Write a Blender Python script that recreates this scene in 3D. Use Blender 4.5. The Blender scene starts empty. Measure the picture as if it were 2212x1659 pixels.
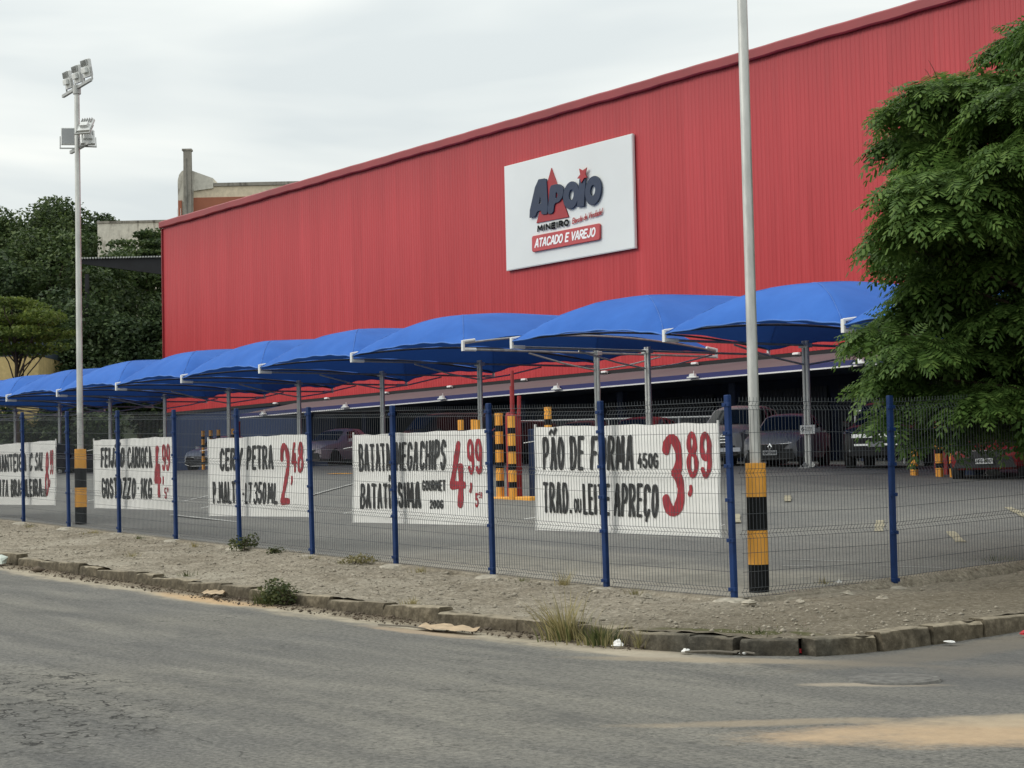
import bpy, math, random
import numpy as np
from mathutils import Vector, Matrix
random.seed(7); np.random.seed(7)
scn = bpy.context.scene
COL = scn.collection
R = math.radians
Z0 = 1.70            # eye height: heights below are given relative to the eye and lifted by Z0

# ---------------------------------------------------------------- camera
cam_d = bpy.data.cameras.new('camera'); cam = bpy.data.objects.new('camera', cam_d); COL.objects.link(cam)
cam_d.sensor_width = 36.0; cam_d.lens = 36.0*3900/2212; cam_d.clip_start = 0.1; cam_d.clip_end = 3000
cam.matrix_world = (Matrix.Translation((0, 0, Z0)) @ Matrix.Rotation(R(53.69), 4, 'Z') @
                    Matrix.Rotation(R(90+2.965), 4, 'X') @ Matrix.Rotation(R(-1.26), 4, 'Z'))
scn.camera = cam

# ---------------------------------------------------------------- world, sun, exposure
SUN_DIR = Vector((-0.40, -0.74, 0.58)).normalized()       # towards the veiled sun
w = bpy.data.worlds.new('World'); scn.world = w; w.use_nodes = True
nt = w.node_tree; nt.nodes.clear()
def wn(t, **k):
    n = nt.nodes.new(t)
    for a, b in k.items(): setattr(n, a, b)
    return n
out = wn('ShaderNodeOutputWorld'); mixs = wn('ShaderNodeMixShader')
bg1 = wn('ShaderNodeBackground'); bg2 = wn('ShaderNodeBackground')
sky = wn('ShaderNodeTexSky', sky_type='NISHITA', sun_disc=False)
sky.sun_elevation = math.asin(SUN_DIR.z); sky.sun_rotation = math.atan2(SUN_DIR.x, SUN_DIR.y)
nt.links.new(sky.outputs[0], bg1.inputs[0]); bg1.inputs[1].default_value = 0.10
tc = wn('ShaderNodeTexCoord'); mp = wn('ShaderNodeMapping')
mp.inputs['Scale'].default_value = (1.5, 1.5, 9.0); mp.inputs['Rotation'].default_value = (0.05, -0.06, 0.3)
nz = wn('ShaderNodeTexNoise'); nz.inputs['Scale'].default_value = 1.55; nz.inputs['Detail'].default_value = 4.5; nz.inputs['Roughness'].default_value = 0.5
nz.inputs['Distortion'].default_value = 0.35
cr = wn('ShaderNodeValToRGB')
cr.color_ramp.elements[0].position = 0.36; cr.color_ramp.elements[0].color = (0.63, 0.675, 0.675, 1)
cr.color_ramp.elements[1].position = 0.60; cr.color_ramp.elements[1].color = (0.90, 0.905, 0.85, 1)
e = cr.color_ramp.elements.new(0.49); e.color = (0.765, 0.795, 0.77, 1)
nt.links.new(tc.outputs['Generated'], mp.inputs[0]); nt.links.new(mp.outputs[0], nz.inputs['Vector'])
nt.links.new(nz.outputs['Fac'], cr.inputs[0])
# overcast dome: luminance grows from horizon to zenith
sp = wn('ShaderNodeSeparateXYZ'); nt.links.new(tc.outputs['Generated'], sp.inputs[0])
mr = wn('ShaderNodeMapRange'); mr.inputs[1].default_value = 0.0; mr.inputs[2].default_value = 1.0
mr.inputs[3].default_value = 1.02; mr.inputs[4].default_value = 1.75
nt.links.new(sp.outputs[2], mr.inputs[0])
nt.links.new(cr.outputs[0], bg2.inputs[0]); nt.links.new(mr.outputs[0], bg2.inputs[1])
mixs.inputs[0].default_value = 0.93
nt.links.new(bg1.outputs[0], mixs.inputs[1]); nt.links.new(bg2.outputs[0], mixs.inputs[2]); nt.links.new(mixs.outputs[0], out.inputs[0])

sun_d = bpy.data.lights.new('sun', 'SUN'); sun_o = bpy.data.objects.new('sun', sun_d); COL.objects.link(sun_o)
sun_d.energy = 1.5; sun_d.angle = R(24); sun_d.color = (1.0, 0.955, 0.88)
sun_o.rotation_euler = SUN_DIR.to_track_quat('Z', 'Y').to_euler()
vs = scn.view_settings; vs.view_transform = 'Standard'; vs.look = 'None'; vs.gamma = 1; vs.exposure = 0.10
vs.use_curve_mapping = False
cy = scn.cycles; cy.max_bounces = 6; cy.diffuse_bounces = 3; cy.glossy_bounces = 3; cy.transmission_bounces = 3; cy.transparent_max_bounces = 4; cy.caustics_reflective = False; cy.caustics_refractive = False

# ---------------------------------------------------------------- ground heights (relative to the eye)
def ip(a, p):
    x, y = zip(*p); return np.interp(a, x, y)
RP = [(-300,2.4),(-140,.9),(-100,.2),(-60,-.5),(-40,-1.02),(-31.4,-1.28),(-26.5,-1.44),(-21.9,-1.56),(-17,-1.65),(-12,-1.68),(0,-1.72),(60,-1.75)]
FP = [(-300,2.6),(-140,1.1),(-100,.6),(-60,-.1),(-38,-.76),(-28,-1.12),(-18,-1.46),(-15.6,-1.5),(60,-1.55)]
LP = [(-300,2.8),(-140,1.2),(-100,.8),(-85,.7),(-73,.64),(-62,.62),(-50,.45),(-41,.27),(-36,.12),(-32.5,.04),(-29,-.18),(-24,-.4),(-15,-.7),(60,-.9)]
SP = [(12.5,0),(16,.1),(25,.43),(40,.98),(80,1.6)]
def road_z(u, v):
    return ip(u, RP) + ip(v, SP)*np.clip((np.asarray(u)+18)/4, 0, 1) + Z0
def lot_z(u, v):
    t = np.clip((np.asarray(v)-14.7)/20.3, 0, 1)
    return ip(u, FP)*(1-t) + ip(u, LP)*t + Z0
FSP = [(14.7,-1.5),(17.36,-1.49),(19.9,-1.39),(30,-1.02),(60,-.2)]

# ---------------------------------------------------------------- materials
MATS = {}
class NB:
    """small node builder"""
    def __init__(s, name):
        s.m = bpy.data.materials.new(name); s.m.use_nodes = True; s.t = s.m.node_tree
        s.b = s.t.nodes['Principled BSDF']; s.tc = None
    def n(s, typ, **k):
        x = s.t.nodes.new(typ)
        for a, b in k.items(): setattr(x, a, b)
        return x
    def l(s, a, b): s.t.links.new(a, b)
    def pos(s, scale=(1,1,1)):
        g = s.n('ShaderNodeNewGeometry'); mp = s.n('ShaderNodeMapping'); mp.inputs['Scale'].default_value = scale
        s.l(g.outputs['Position'], mp.inputs[0]); return mp.outputs[0]
    def obj(s, scale=(1,1,1)):
        g = s.n('ShaderNodeTexCoord'); mp = s.n('ShaderNodeMapping'); mp.inputs['Scale'].default_value = scale
        s.l(g.outputs['Object'], mp.inputs[0]); return mp.outputs[0]
    def noise(s, vec, scale, detail=5, rough=.6, dist=0):
        x = s.n('ShaderNodeTexNoise'); x.inputs['Scale'].default_value = scale; x.inputs['Detail'].default_value = detail
        x.inputs['Roughness'].default_value = rough; x.inputs['Distortion'].default_value = dist
        s.l(vec, x.inputs['Vector']); return x.outputs['Fac']
    def ramp(s, fac, stops):
        x = s.n('ShaderNodeValToRGB'); el = x.color_ramp.elements
        el[0].position, el[0].color = stops[0][0], (*stops[0][1], 1); el[1].position, el[1].color = stops[-1][0], (*stops[-1][1], 1)
        for p, c in stops[1:-1]:
            q = el.new(p); q.color = (*c, 1)
        s.l(fac, x.inputs[0]); return x.outputs[0]
    def mr(s, v, a, b, c=0., d=1.):
        x = s.n('ShaderNodeMapRange'); x.interpolation_type = 'SMOOTHSTEP'
        for i, q in enumerate((a, b, c, d)): x.inputs[i+1].default_value = q
        s.l(v, x.inputs[0]); return x.outputs[0]
    def math(s, op, a, b=0.):
        x = s.n('ShaderNodeMath', operation=op)
        for i, q in enumerate((a, b)):
            if isinstance(q, (int, float)): x.inputs[i].default_value = q
            else: s.l(q, x.inputs[i])
        return x.outputs[0]
    def mix(s, fac, a, b, blend='MIX'):
        x = s.n('ShaderNodeMix', data_type='RGBA', blend_type=blend)
        for i, q in ((0, fac), (6, a), (7, b)):
            if isinstance(q, (int, float)): x.inputs[i].default_value = q
            elif isinstance(q, tuple): x.inputs[i].default_value = (*q, 1)
            else: s.l(q, x.inputs[i])
        return x.outputs[2]
    def xyz(s):
        g = s.n('ShaderNodeNewGeometry'); q = s.n('ShaderNodeSeparateXYZ'); s.l(g.outputs['Position'], q.inputs[0]); return q.outputs
    def blob(s, xyz, cx, cy, rx, ry, ang, nz, soft=.5, amp=.9):
        """soft elliptical stain mask around a ground point, ragged by noise"""
        c, n = math.cos(ang), math.sin(ang)
        dx = s.math('SUBTRACT', xyz[0], cx); dy = s.math('SUBTRACT', xyz[1], cy)
        p = s.math('DIVIDE', s.math('ADD', s.math('MULTIPLY', dx, c), s.math('MULTIPLY', dy, n)), rx)
        q = s.math('DIVIDE', s.math('SUBTRACT', s.math('MULTIPLY', dy, c), s.math('MULTIPLY', dx, n)), ry)
        d = s.math('ADD', s.math('MULTIPLY', p, p), s.math('MULTIPLY', q, q))
        d = s.math('ADD', d, s.math('MULTIPLY', s.math('SUBTRACT', nz, .5), amp*2))
        return s.mr(d, 1+soft, 1-soft, 0, 1)
    def bump(s, h, strength=.3, dist=.02):
        x = s.n('ShaderNodeBump'); x.inputs['Strength'].default_value = strength; x.inputs['Distance'].default_value = dist
        s.l(h, x.inputs['Height']); s.l(x.outputs[0], s.b.inputs['Normal'])
    def done(s, col=None, rough=.8, metal=0., spec=None):
        if col is not None:
            if isinstance(col, tuple): s.b.inputs['Base Color'].default_value = (*col, 1)
            else: s.l(col, s.b.inputs['Base Color'])
        if isinstance(rough, float): s.b.inputs['Roughness'].default_value = rough
        else: s.l(rough, s.b.inputs['Roughness'])
        s.b.inputs['Metallic'].default_value = metal
        if spec is not None: s.b.inputs['Specular IOR Level'].default_value = spec
        return s.m

def plain(name, col, rough=.6, metal=0., var=.12, scale=3., bump=0., spec=None, coords='pos'):
    k = NB(name); v = k.pos() if coords == 'pos' else k.obj()
    f = k.noise(v, scale, 5, .6)
    lo = tuple(max(0, c*(1-var*1.6)) for c in col); hi = tuple(min(1, c*(1+var)) for c in col)
    c = k.ramp(f, [(.3, lo), (.7, hi)])
    if bump: k.bump(k.noise(v, scale*9, 4, .6), bump, .01)
    MATS[name] = k.done(c, rough, metal, spec); return MATS[name]

def asphalt_mat():
    k = NB('asphalt'); p = k.pos(); x = k.xyz()
    big = k.noise(p, .22, 4, .55); mid = k.noise(p, 1.4, 5, .6); fine = k.noise(p, 26, 4, .75)
    streak = k.noise(k.pos((.22, 1.3, 1)), 1.6, 5, .6, .4)
    col = k.ramp(fine, [(.27, (.050, .050, .047)), (.48, (.136, .134, .125)), (.72, (.228, .222, .204))])
    col = k.mix(.9, col, k.ramp(streak, [(.3, (.68, .685, .70)), (.7, (1.22, 1.20, 1.15))]), 'MULTIPLY')
    col = k.mix(.8, col, k.ramp(big, [(.32, (.80, .81, .84)), (.66, (1.12, 1.10, 1.04))]), 'MULTIPLY')
    # pale stone chips and dark specks
    vo = k.n('ShaderNodeTexVoronoi'); vo.inputs['Scale'].default_value = 30; k.l(p, vo.inputs['Vector'])
    chip = k.math('MULTIPLY', k.mr(vo.outputs['Distance'], .16, .06), k.mr(k.noise(p, 9, 2), .56, .64))
    col = k.mix(chip, col, (.40, .38, .33))
    dk = k.math('MULTIPLY', k.mr(k.noise(k.pos((1, 2.2, 1)), 7, 3, .7), .64, .72), .55)
    col = k.mix(dk, col, (.050, .050, .046))
    # alligator cracks in the worn lane on the left
    ve = k.n('ShaderNodeTexVoronoi', feature='DISTANCE_TO_EDGE'); ve.inputs['Scale'].default_value = 5.5
    wv = k.n('ShaderNodeVectorMath', operation='ADD'); nn = k.n('ShaderNodeTexNoise'); nn.inputs['Scale'].default_value = 6
    k.l(p, nn.inputs['Vector']); sc = k.n('ShaderNodeVectorMath', operation='SCALE'); sc.inputs['Scale'].default_value = .35
    k.l(nn.outputs['Color'], sc.inputs[0]); k.l(p, wv.inputs[0]); k.l(sc.outputs[0], wv.inputs[1]); k.l(wv.outputs[0], ve.inputs['Vector'])
    area = k.blob(x, -13.6, 5.35, 2.6, .95, -.35, k.noise(p, .8, 4), .5, .8)
    crack = k.math('MULTIPLY', k.math('MULTIPLY', k.mr(ve.outputs['Distance'], .075, .02), area), k.mr(k.noise(p, 3.1, 2), .42, .55))
    col = k.mix(crack, col, (.022, .022, .02))
    # long thin hairline cracks
    ve2 = k.n('ShaderNodeTexVoronoi', feature='DISTANCE_TO_EDGE'); ve2.inputs['Scale'].default_value = .42
    k.l(wv.outputs[0], ve2.inputs['Vector'])
    hair = k.math('MULTIPLY', k.mr(ve2.outputs['Distance'], .006, .002), k.mr(mid, .45, .6))
    col = k.mix(k.math('MULTIPLY', hair, .6), col, (.03, .03, .028))
    # sand and dirt washed along the kerb: own shape, own colour
    n1 = k.noise(k.pos((.6, 1.6, 1)), 2.2, 5, .6); n2 = k.noise(p, 6, 5, .7)
    vv = k.math('ADD', x[1], k.math('MULTIPLY', k.math('SUBTRACT', n1, .5), .75))
    left = k.mr(x[0], -12.6, -13.6)
    band = k.math('MULTIPLY', k.math('MULTIPLY', k.mr(vv, 10.72, 11.12), left), k.mr(n2, .2, .55, .5, 1.))
    col = k.mix(k.math('MULTIPLY', band, .85), col, k.ramp(n2, [(.3, (.285, .245, .175)), (.7, (.44, .385, .29))]))
    dirt = k.math('MULTIPLY', k.mr(vv, 11.22, 11.38), left)
    col = k.mix(k.math('MULTIPLY', dirt, .9), col, k.ramp(n2, [(.3, (.090, .070, .046)), (.7, (.235, .195, .140))]))
    rag = k.noise(p, 2.1, 7, .72)
    for (cx, cy, rx, ry, an, cc, st) in ((-22.2, 11.22, 1.5, .24, 0., (.50, .335, .18), .8), (-7.4, 9.55, 1.6, .55, .937, (.46, .335, .21), .85),
                                        (-7.5, 10.25, 1.3, .34, .937, (.38, .315, .225), .75), (-8.9, 8.7, .9, .16, .937, (.33, .27, .19), .6), (-9.95, 10.78, .55, .13, .8, (.40, .34, .26), .7),
                                        (-16.6, 10.85, 1.0, .16, 0., (.46, .34, .22), .55), (-13.2, 11.15, 1.3, .25, -.05, (.40, .35, .27), .75),
                                        (-12.0, 11.3, 1.5, .22, .55, (.30, .25, .18), .7), (-11.1, 13.4, .35, 2.2, 0., (.20, .17, .125), .7),
                                        (-9.7, 12.6, .9, .5, .7, (.30, .26, .2), .35), (-6.0, 11.2, 1.3, .5, .937, (.36, .29, .2), .5)):
        mk = k.blob(x, cx, cy, rx, ry, an, rag, .85, 1.5)
        col = k.mix(k.math('MULTIPLY', mk, st), col, k.mix(n2, tuple(c*.72 for c in cc), tuple(min(1, c*1.18) for c in cc)))
    oil = k.math('MULTIPLY', k.mr(k.noise(k.pos((.5, 1.2, 1)), .9, 5, .65, .6), .60, .70), .38)      # oil and rubber film
    col = k.mix(oil, col, (.062, .062, .060))
    # darker area where the side street joins
    pat = k.blob(x, -8.2, 14.5, 4.2, 2.6, .85, k.noise(p, .7, 3), .35, .3)
    col = k.mix(k.math('MULTIPLY', pat, .45), col, (.085, .086, .088))
    h = k.math('ADD', k.math('MULTIPLY', fine, .7), k.math('MULTIPLY', mid, .5)); h = k.math('SUBTRACT', h, k.math('MULTIPLY', crack, .8))
    k.bump(h, .55, .02)
    return k.done(col, .88, 0, .25)
def lot_mat():
    k = NB('lot_asphalt'); p = k.pos(); x = k.xyz()
    fine = k.noise(p, 22, 4, .75); big = k.noise(p, .3, 4, .6); st = k.noise(k.pos((.15, 1.1, 1)), 1.3, 5, .6)
    col = k.ramp(fine, [(.28, (.090, .090, .087)), (.5, (.160, .159, .151)), (.72, (.235, .231, .217))])
    col = k.mix(.85, col, k.ramp(big, [(.3, (.80, .81, .82)), (.68, (1.15, 1.14, 1.10))]), 'MULTIPLY')
    col = k.mix(.8, col, k.ramp(st, [(.3, (.82, .82, .83)), (.7, (1.12, 1.12, 1.1))]), 'MULTIPLY')
    n1 = k.noise(k.pos((.35, 1, 1)), 1.1, 5, .6)
    vv = k.math('ADD', x[1], k.math('MULTIPLY', k.math('SUBTRACT', n1, .5), 3.6))
    dust_or_lit = k.math('MULTIPLY', k.mr(vv, 18.2, 16.0), k.mr(x[0], -27., -21.5))
    col = k.mix(k.math('MULTIPLY', dust_or_lit, .75), col, k.ramp(k.noise(p, 5, 5, .7), [(.3, (.25, .23, .19)), (.7, (.40, .375, .315))]))
    spot = k.math('MULTIPLY', k.mr(k.noise(p, .8, 5, .7, .8), .60, .68), .45)     # oil drips in the bays
    col = k.mix(spot, col, (.075, .075, .073))
    k.bump(fine, .4, .015)
    return k.done(col, .86, 0, .25)
def dirt_mat():
    k = NB('sidewalk_dirt'); p = k.pos(); x = k.xyz()
    fine = k.noise(p, 17, 6, .78); mid = k.noise(p, 3.4, 5, .65); big = k.noise(p, .55, 4, .55, .5)
    col = k.ramp(fine, [(.30, (.085, .074, .057)), (.43, (.232, .207, .165)), (.56, (.340, .308, .253)), (.72, (.58, .54, .46))])
    col = k.mix(.85, col, k.ramp(mid, [(.3, (.74, .73, .70)), (.72, (1.2, 1.18, 1.14))]), 'MULTIPLY')
    # old concrete showing through in places
    conc = k.mr(big, .54, .63)
    col = k.mix(k.math('MULTIPLY', conc, .55), col, k.ramp(fine, [(.3, (.26, .235, .185)), (.7, (.46, .42, .345))]))
    earth = k.mr(k.noise(p, .9, 5, .6, .8), .52, .62)
    col = k.mix(k.math('MULTIPLY', earth, .42), col, k.ramp(fine, [(.3, (.085, .070, .048)), (.7, (.235, .20, .145))]))
    soil = k.mr(k.math('ADD', x[0], k.math('MULTIPLY', big, 2.4)), -14.6, -12.4)
    col = k.mix(k.math('MULTIPLY', soil, .65), col, k.ramp(fine, [(.3, (.070, .058, .040)), (.7, (.20, .172, .125))]))
    moss = k.math('MULTIPLY', k.blob(x, -12.9, 12.1, .9, .16, .35, mid, .5, .5), .8)
    col = k.mix(moss, col, (.085, .088, .032))
    k.bump(k.math('ADD', fine, k.math('MULTIPLY', mid, .7)), .9, .04)
    return k.done(col, .95, 0, .15)
def kerb_mat():
    k = NB('kerb_stone'); p = k.pos(); x = k.xyz()
    f = k.noise(p, 9, 6, .72); b = k.noise(p, 1.9, 4, .6)
    col = k.ramp(f, [(.28, (.045, .038, .027)), (.5, (.105, .091, .068)), (.72, (.205, .18, .14))])
    col = k.mix(.9, col, k.ramp(b, [(.3, (.62, .62, .60)), (.7, (1.3, 1.26, 1.18))]), 'MULTIPLY')
    g = k.n('ShaderNodeNewGeometry'); sep = k.n('ShaderNodeSeparateXYZ'); k.l(g.outputs['Normal'], sep.inputs[0])
    dust_or_lit = k.math('MULTIPLY', k.mr(sep.outputs[2], .55, .9), k.mr(f, .3, .6, .35, .85))     # light on the flat top put in as paler colour
    col = k.mix(dust_or_lit, col, (.33, .29, .22))
    moss = k.math('MULTIPLY', k.math('MULTIPLY', k.mr(x[0], -13.9, -13.3), k.mr(x[1], 12.6, 12.1)), k.mr(b, .3, .6, .25, .8))   # lichen-black corner stones
    col = k.mix(moss, col, k.ramp(f, [(.35, (.020, .020, .018)), (.6, (.052, .052, .045)), (.75, (.16, .16, .14))]))
    ob = k.n('ShaderNodeObjectInfo')
    col = k.mix(.55, col, k.ramp(ob.outputs['Random'], [(0., (.72, .71, .70)), (1., (1.15, 1.13, 1.08))]), 'MULTIPLY')
    k.bump(k.math('ADD', f, b), .8, .03)
    return k.done(col, .92, 0, .2)
def red_mat():
    k = NB('red_cladding'); x = k.xyz(); p = k.pos()
    st = k.noise(k.pos((2.2, 1, .10)), 1.6, 5, .65); fine = k.noise(k.pos((9, 1, .25)), 1.5, 3, .6); bg = k.noise(p, .07, 3, .5)
    col = k.ramp(st, [(.28, (.380, .021, .025)), (.55, (.445, .029, .033)), (.75, (.495, .040, .045))])
    col = k.mix(.7, col, k.ramp(bg, [(.35, (.90, .86, .86)), (.65, (1.06, 1.16, 1.2))]), 'MULTIPLY')
    col = k.mix(.5, col, k.ramp(fine, [(.3, (.86, .84, .84)), (.72, (1.1, 1.12, 1.12))]), 'MULTIPLY')
    # paler, pinker red towards the eaves
    eaves_tint = k.math('MULTIPLY', k.mr(k.math('ADD', x[2], k.math('MULTIPLY', st, 5.)), 7., 17.), .34)
    col = k.mix(eaves_tint, col, (.49, .080, .090))
    wn_ = k.n('ShaderNodeTexWhiteNoise', noise_dimensions='1D'); k.l(k.math('FLOOR', x[0]), wn_.inputs['W'])     # each metre wide sheet has aged a little differently
    col = k.mix(.75, col, k.ramp(wn_.outputs['Value'], [(0., (.93, .90, .90)), (1., (1.06, 1.10, 1.10))]), 'MULTIPLY')
    run = k.math('MULTIPLY', k.mr(k.math('ADD', x[2], k.math('MULTIPLY', k.noise(k.pos((7, 1, .05)), 1., 4, .7), 4.)), 15.6, 18.4), .35)
    col = k.mix(run, col, (.26, .040, .045))
    drip = k.math('MULTIPLY', k.mr(k.noise(k.pos((5, 1, .16)), 1.2, 4, .7), .60, .74), .30)
    col = k.mix(drip, col, (.23, .028, .03))
    return k.done(col, .50, 0, .35)
def leaf_mat(name, dark, mid, light, trans=.35):
    k = NB(name); g = k.n('ShaderNodeNewGeometry')
    col = k.ramp(g.outputs['Random Per Island'], [(0., dark), (.5, mid), (1., light)])
    col = k.mix(.8, col, k.ramp(k.noise(k.pos(), .45, 3, .5), [(.3, (.66, .70, .70)), (.7, (1.35, 1.25, 1.1))]), 'MULTIPLY')
    k.l(col, k.b.inputs['Base Color']); k.b.inputs['Roughness'].default_value = .55; k.b.inputs['Specular IOR Level'].default_value = .25
    tr = k.n('ShaderNodeBsdfTranslucent'); k.l(col, tr.inputs[0]); mx = k.n('ShaderNodeMixShader'); mx.inputs[0].default_value = trans
    k.l(k.b.outputs[0], mx.inputs[1]); k.l(tr.outputs[0], mx.inputs[2])
    k.l(mx.outputs[0], k.t.nodes['Material Output'].inputs[0]); return k.m
def cloth_mat():
    k = NB('blue_shade_cloth'); p = k.pos()
    f = k.noise(p, .5, 4, .6); th = k.noise(p, 2.6, 5, .6)
    col = k.ramp(f, [(.3, (.030, .125, .46)), (.7, (.046, .165, .56))])
    col = k.mix(.35, col, k.ramp(th, [(.3, (.84, .86, .9)), (.7, (1.12, 1.1, 1.08))]), 'MULTIPLY')
    k.l(col, k.b.inputs['Base Color']); k.b.inputs['Roughness'].default_value = .75; k.b.inputs['Specular IOR Level'].default_value = .2
    tr = k.n('ShaderNodeBsdfTranslucent'); tr.inputs[0].default_value = (.03, .10, .38, 1)
    mx = k.n('ShaderNodeMixShader'); mx.inputs[0].default_value = .16
    k.l(k.b.outputs[0], mx.inputs[1]); k.l(tr.outputs[0], mx.inputs[2]); k.l(mx.outputs[0], k.t.nodes['Material Output'].inputs[0]); return k.m
def banner_mat():
    k = NB('banner_vinyl'); p = k.pos()
    c = k.ramp(k.noise(p, 1.1, 4, .6), [(.3, (.81, .815, .795)), (.7, (.87, .875, .855))])
    c = k.mix(k.math('MULTIPLY', k.mr(k.noise(p, 4, 5, .7), .62, .75), .3), c, (.52, .50, .46))
    return k.done(c, .55, 0, .3)
def galv_mat(name='galvanised', col=(.56, .57, .55)):
    k = NB(name); p = k.pos((1, 1, .25))
    f = k.noise(p, 7, 5, .65); vo = k.n('ShaderNodeTexVoronoi'); vo.inputs['Scale'].default_value = 22; k.l(k.pos((1, 1, .5)), vo.inputs['Vector'])
    c = k.ramp(f, [(.3, tuple(a*.74 for a in col)), (.7, tuple(min(1, a*1.12) for a in col))])
    k.l(k.ramp(f, [(.3, (.32,)*3), (.7, (.52,)*3)]), k.b.inputs['Roughness'])
    return k.done(c, k.ramp(f, [(.3, (.34,)*3), (.7, (.52,)*3)]), .62)
def stained(name, base, stain, rough=.9, amt=(.5, .7)):
    """old render / concrete with dark runs"""
    k = NB(name); p = k.pos(); v = k.noise(k.pos((1.6, 1.6, .35)), .9, 6, .7); f = k.noise(p, 3, 5, .65)
    c = k.ramp(f, [(.3, tuple(a*.82 for a in base)), (.7, tuple(min(1, a*1.1) for a in base))])
    c = k.mix(k.math('MULTIPLY', k.mr(v, *amt), .85), c, stain)
    return k.done(c, rough, 0, .2)
M = MATS
M['asphalt'] = asphalt_mat(); M['lot'] = lot_mat(); M['dirt'] = dirt_mat(); M['kerb'] = kerb_mat(); M['red'] = red_mat()
M['leaf_near'] = leaf_mat('leaf_feathery', (.046, .094, .022), (.088, .168, .040), (.160, .258, .068), .42)
M['leaf_dark'] = leaf_mat('leaf_dark', (.026, .048, .021), (.052, .088, .036), (.098, .142, .056), .28)
M['leaf_mid'] = leaf_mat('leaf_mid', (.030, .054, .021), (.056, .092, .032), (.098, .140, .046), .3)
M['leaf_bright'] = leaf_mat('leaf_bright', (.060, .095, .018), (.110, .160, .030), (.180, .230, .050), .4)
M['weed'] = leaf_mat('weed_green', (.040, .058, .020), (.075, .095, .034), (.14, .15, .06), .3)
M['straw'] = leaf_mat('weed_straw', (.15, .14, .065), (.25, .225, .11), (.38, .34, .19), .3)
M['cloth'] = cloth_mat(); M['banner'] = banner_mat(); M['galv'] = galv_mat(); M['galv_dull'] = galv_mat('galvanised_dull', (.40, .41, .40))
plain('paint_black', (.020, .021, .021), .6, 0, .35, 9); plain('paint_red', (.36, .022, .036), .6, 0, .28, 7)
plain('yellow', (.82, .385, .050), .5, 0, .07, 2.5); plain('band_black', (.008, .009, .010), .75, 0, .3, 5, 0, .15)
plain('post_blue', (.006, .027, .105), .5, 0, .16, 5, 0, .22); plain('wire', (.075, .085, .095), .5, .35, .12, 8)
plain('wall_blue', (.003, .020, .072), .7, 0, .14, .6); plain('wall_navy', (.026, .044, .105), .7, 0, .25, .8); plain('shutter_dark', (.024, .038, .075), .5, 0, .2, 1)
plain('awning_grey', (.115, .098, .106), .7, 0, .08, .6); plain('valance', (.022, .026, .130), .6, 0, .1, .8); plain('white_trim', (.78, .78, .77), .5, 0, .06, 2)
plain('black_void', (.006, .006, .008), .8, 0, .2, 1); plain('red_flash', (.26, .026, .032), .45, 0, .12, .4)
plain('sign_white', (.68, .71, .70), .42, 0, .035, .25); plain('logo_navy', (.010, .024, .060), .5, 0, .1, 1); plain('logo_red', (.33, .022, .028), .5, 0, .1, 1); plain('logo_box', (.46, .060, .065), .5, 0, .06, 1); plain('logo_white', (.85, .84, .84), .5, 0, .03, 1)
plain('white_paint', (.74, .75, .74), .45, 0, .06, 3); plain('lamp_white', (.66, .68, .67), .4, .1, .06, 4); plain('lamp_glass', (.34, .36, .37), .12, 0, .1, 2); plain('lamp_dark', (.12, .125, .125), .5, .3, .2, 4)
plain('tyre', (.012, .012, .012), .85, 0, .3, 9); plain('rim', (.35, .36, .37), .3, .8, .1, 8); plain('rubber', (.018, .018, .019), .7, 0, .2, 6)
plain('chrome', (.72, .73, .74), .12, 1., .05, 4); plain('plate', (.50, .51, .51), .5, 0, .05, 9); plain('tail_red', (.30, .012, .014), .2, 0, .1, 5)
plain('hem_blue', (.05, .16, .50), .7, 0, .1, 2)
k = NB('car_glass'); M['glass'] = k.done((.010, .014, .016), .10, 0, .30)
k = NB('headlight'); M['headlight'] = k.done((.58, .61, .63), .08, .35, .7)
def car_paint(n, c, metal=0.):
    k = NB('car_paint_'+n); f = k.noise(k.pos(), 1.2, 4, .6)
    k.b.inputs['Coat Weight'].default_value = .12; k.b.inputs['Coat Roughness'].default_value = .12
    M['car_'+n] = k.done(k.ramp(f, [(.3, tuple(a*.86 for a in c)), (.7, tuple(min(1, a*1.08) for a in c))]), .42, metal, .35)
for n, c in dict(black=(.018, .018, .019), graphite=(.27, .272, .275), silver=(.72, .75, .78), white=(.62, .64, .66), champagne=(.55, .47, .48), wine=(.16, .012, .020), red=(.24, .012, .016), navy=(.012, .016, .035), darkgreen=(.014, .026, .026)).items(): car_paint(n, c)
M['bark'] = stained('bark', (.085, .066, .048), (.03, .024, .018)); M['bark_pale'] = stained('bark_pale', (.16, .145, .12), (.05, .045, .038))
M['concrete'] = stained('concrete_old', (.30, .285, .25), (.07, .062, .052), .92, (.46, .66)); M['beige'] = stained('beige_render', (.70, .61, .46), (.22, .19, .15), .9, (.62, .8))
M['terracotta'] = plain('terracotta_band', (.36, .13, .075), .85, 0, .12, .5); M['pale'] = stained('pale_render', (.62, .60, .53), (.20, .18, .15), .9, (.52, .72))
M['yellow_wall'] = stained('yellow_render', (.60, .47, .22), (.30, .22, .1), .9, (.66, .85)); M['greyblue'] = plain('greyblue_wall', (.060, .085, .115), .8, 0, .15, .8)
plain('soil', (.11, .085, .06), .95, 0, .3, .8, .5); plain('hill', (.035, .05, .022), .95, 0, .35, .3); plain('roof_dark', (.010, .011, .014), .7, 0, .3, 1); plain('roof_edge', (.42, .43, .42), .5, .4, .15, 2)
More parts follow.
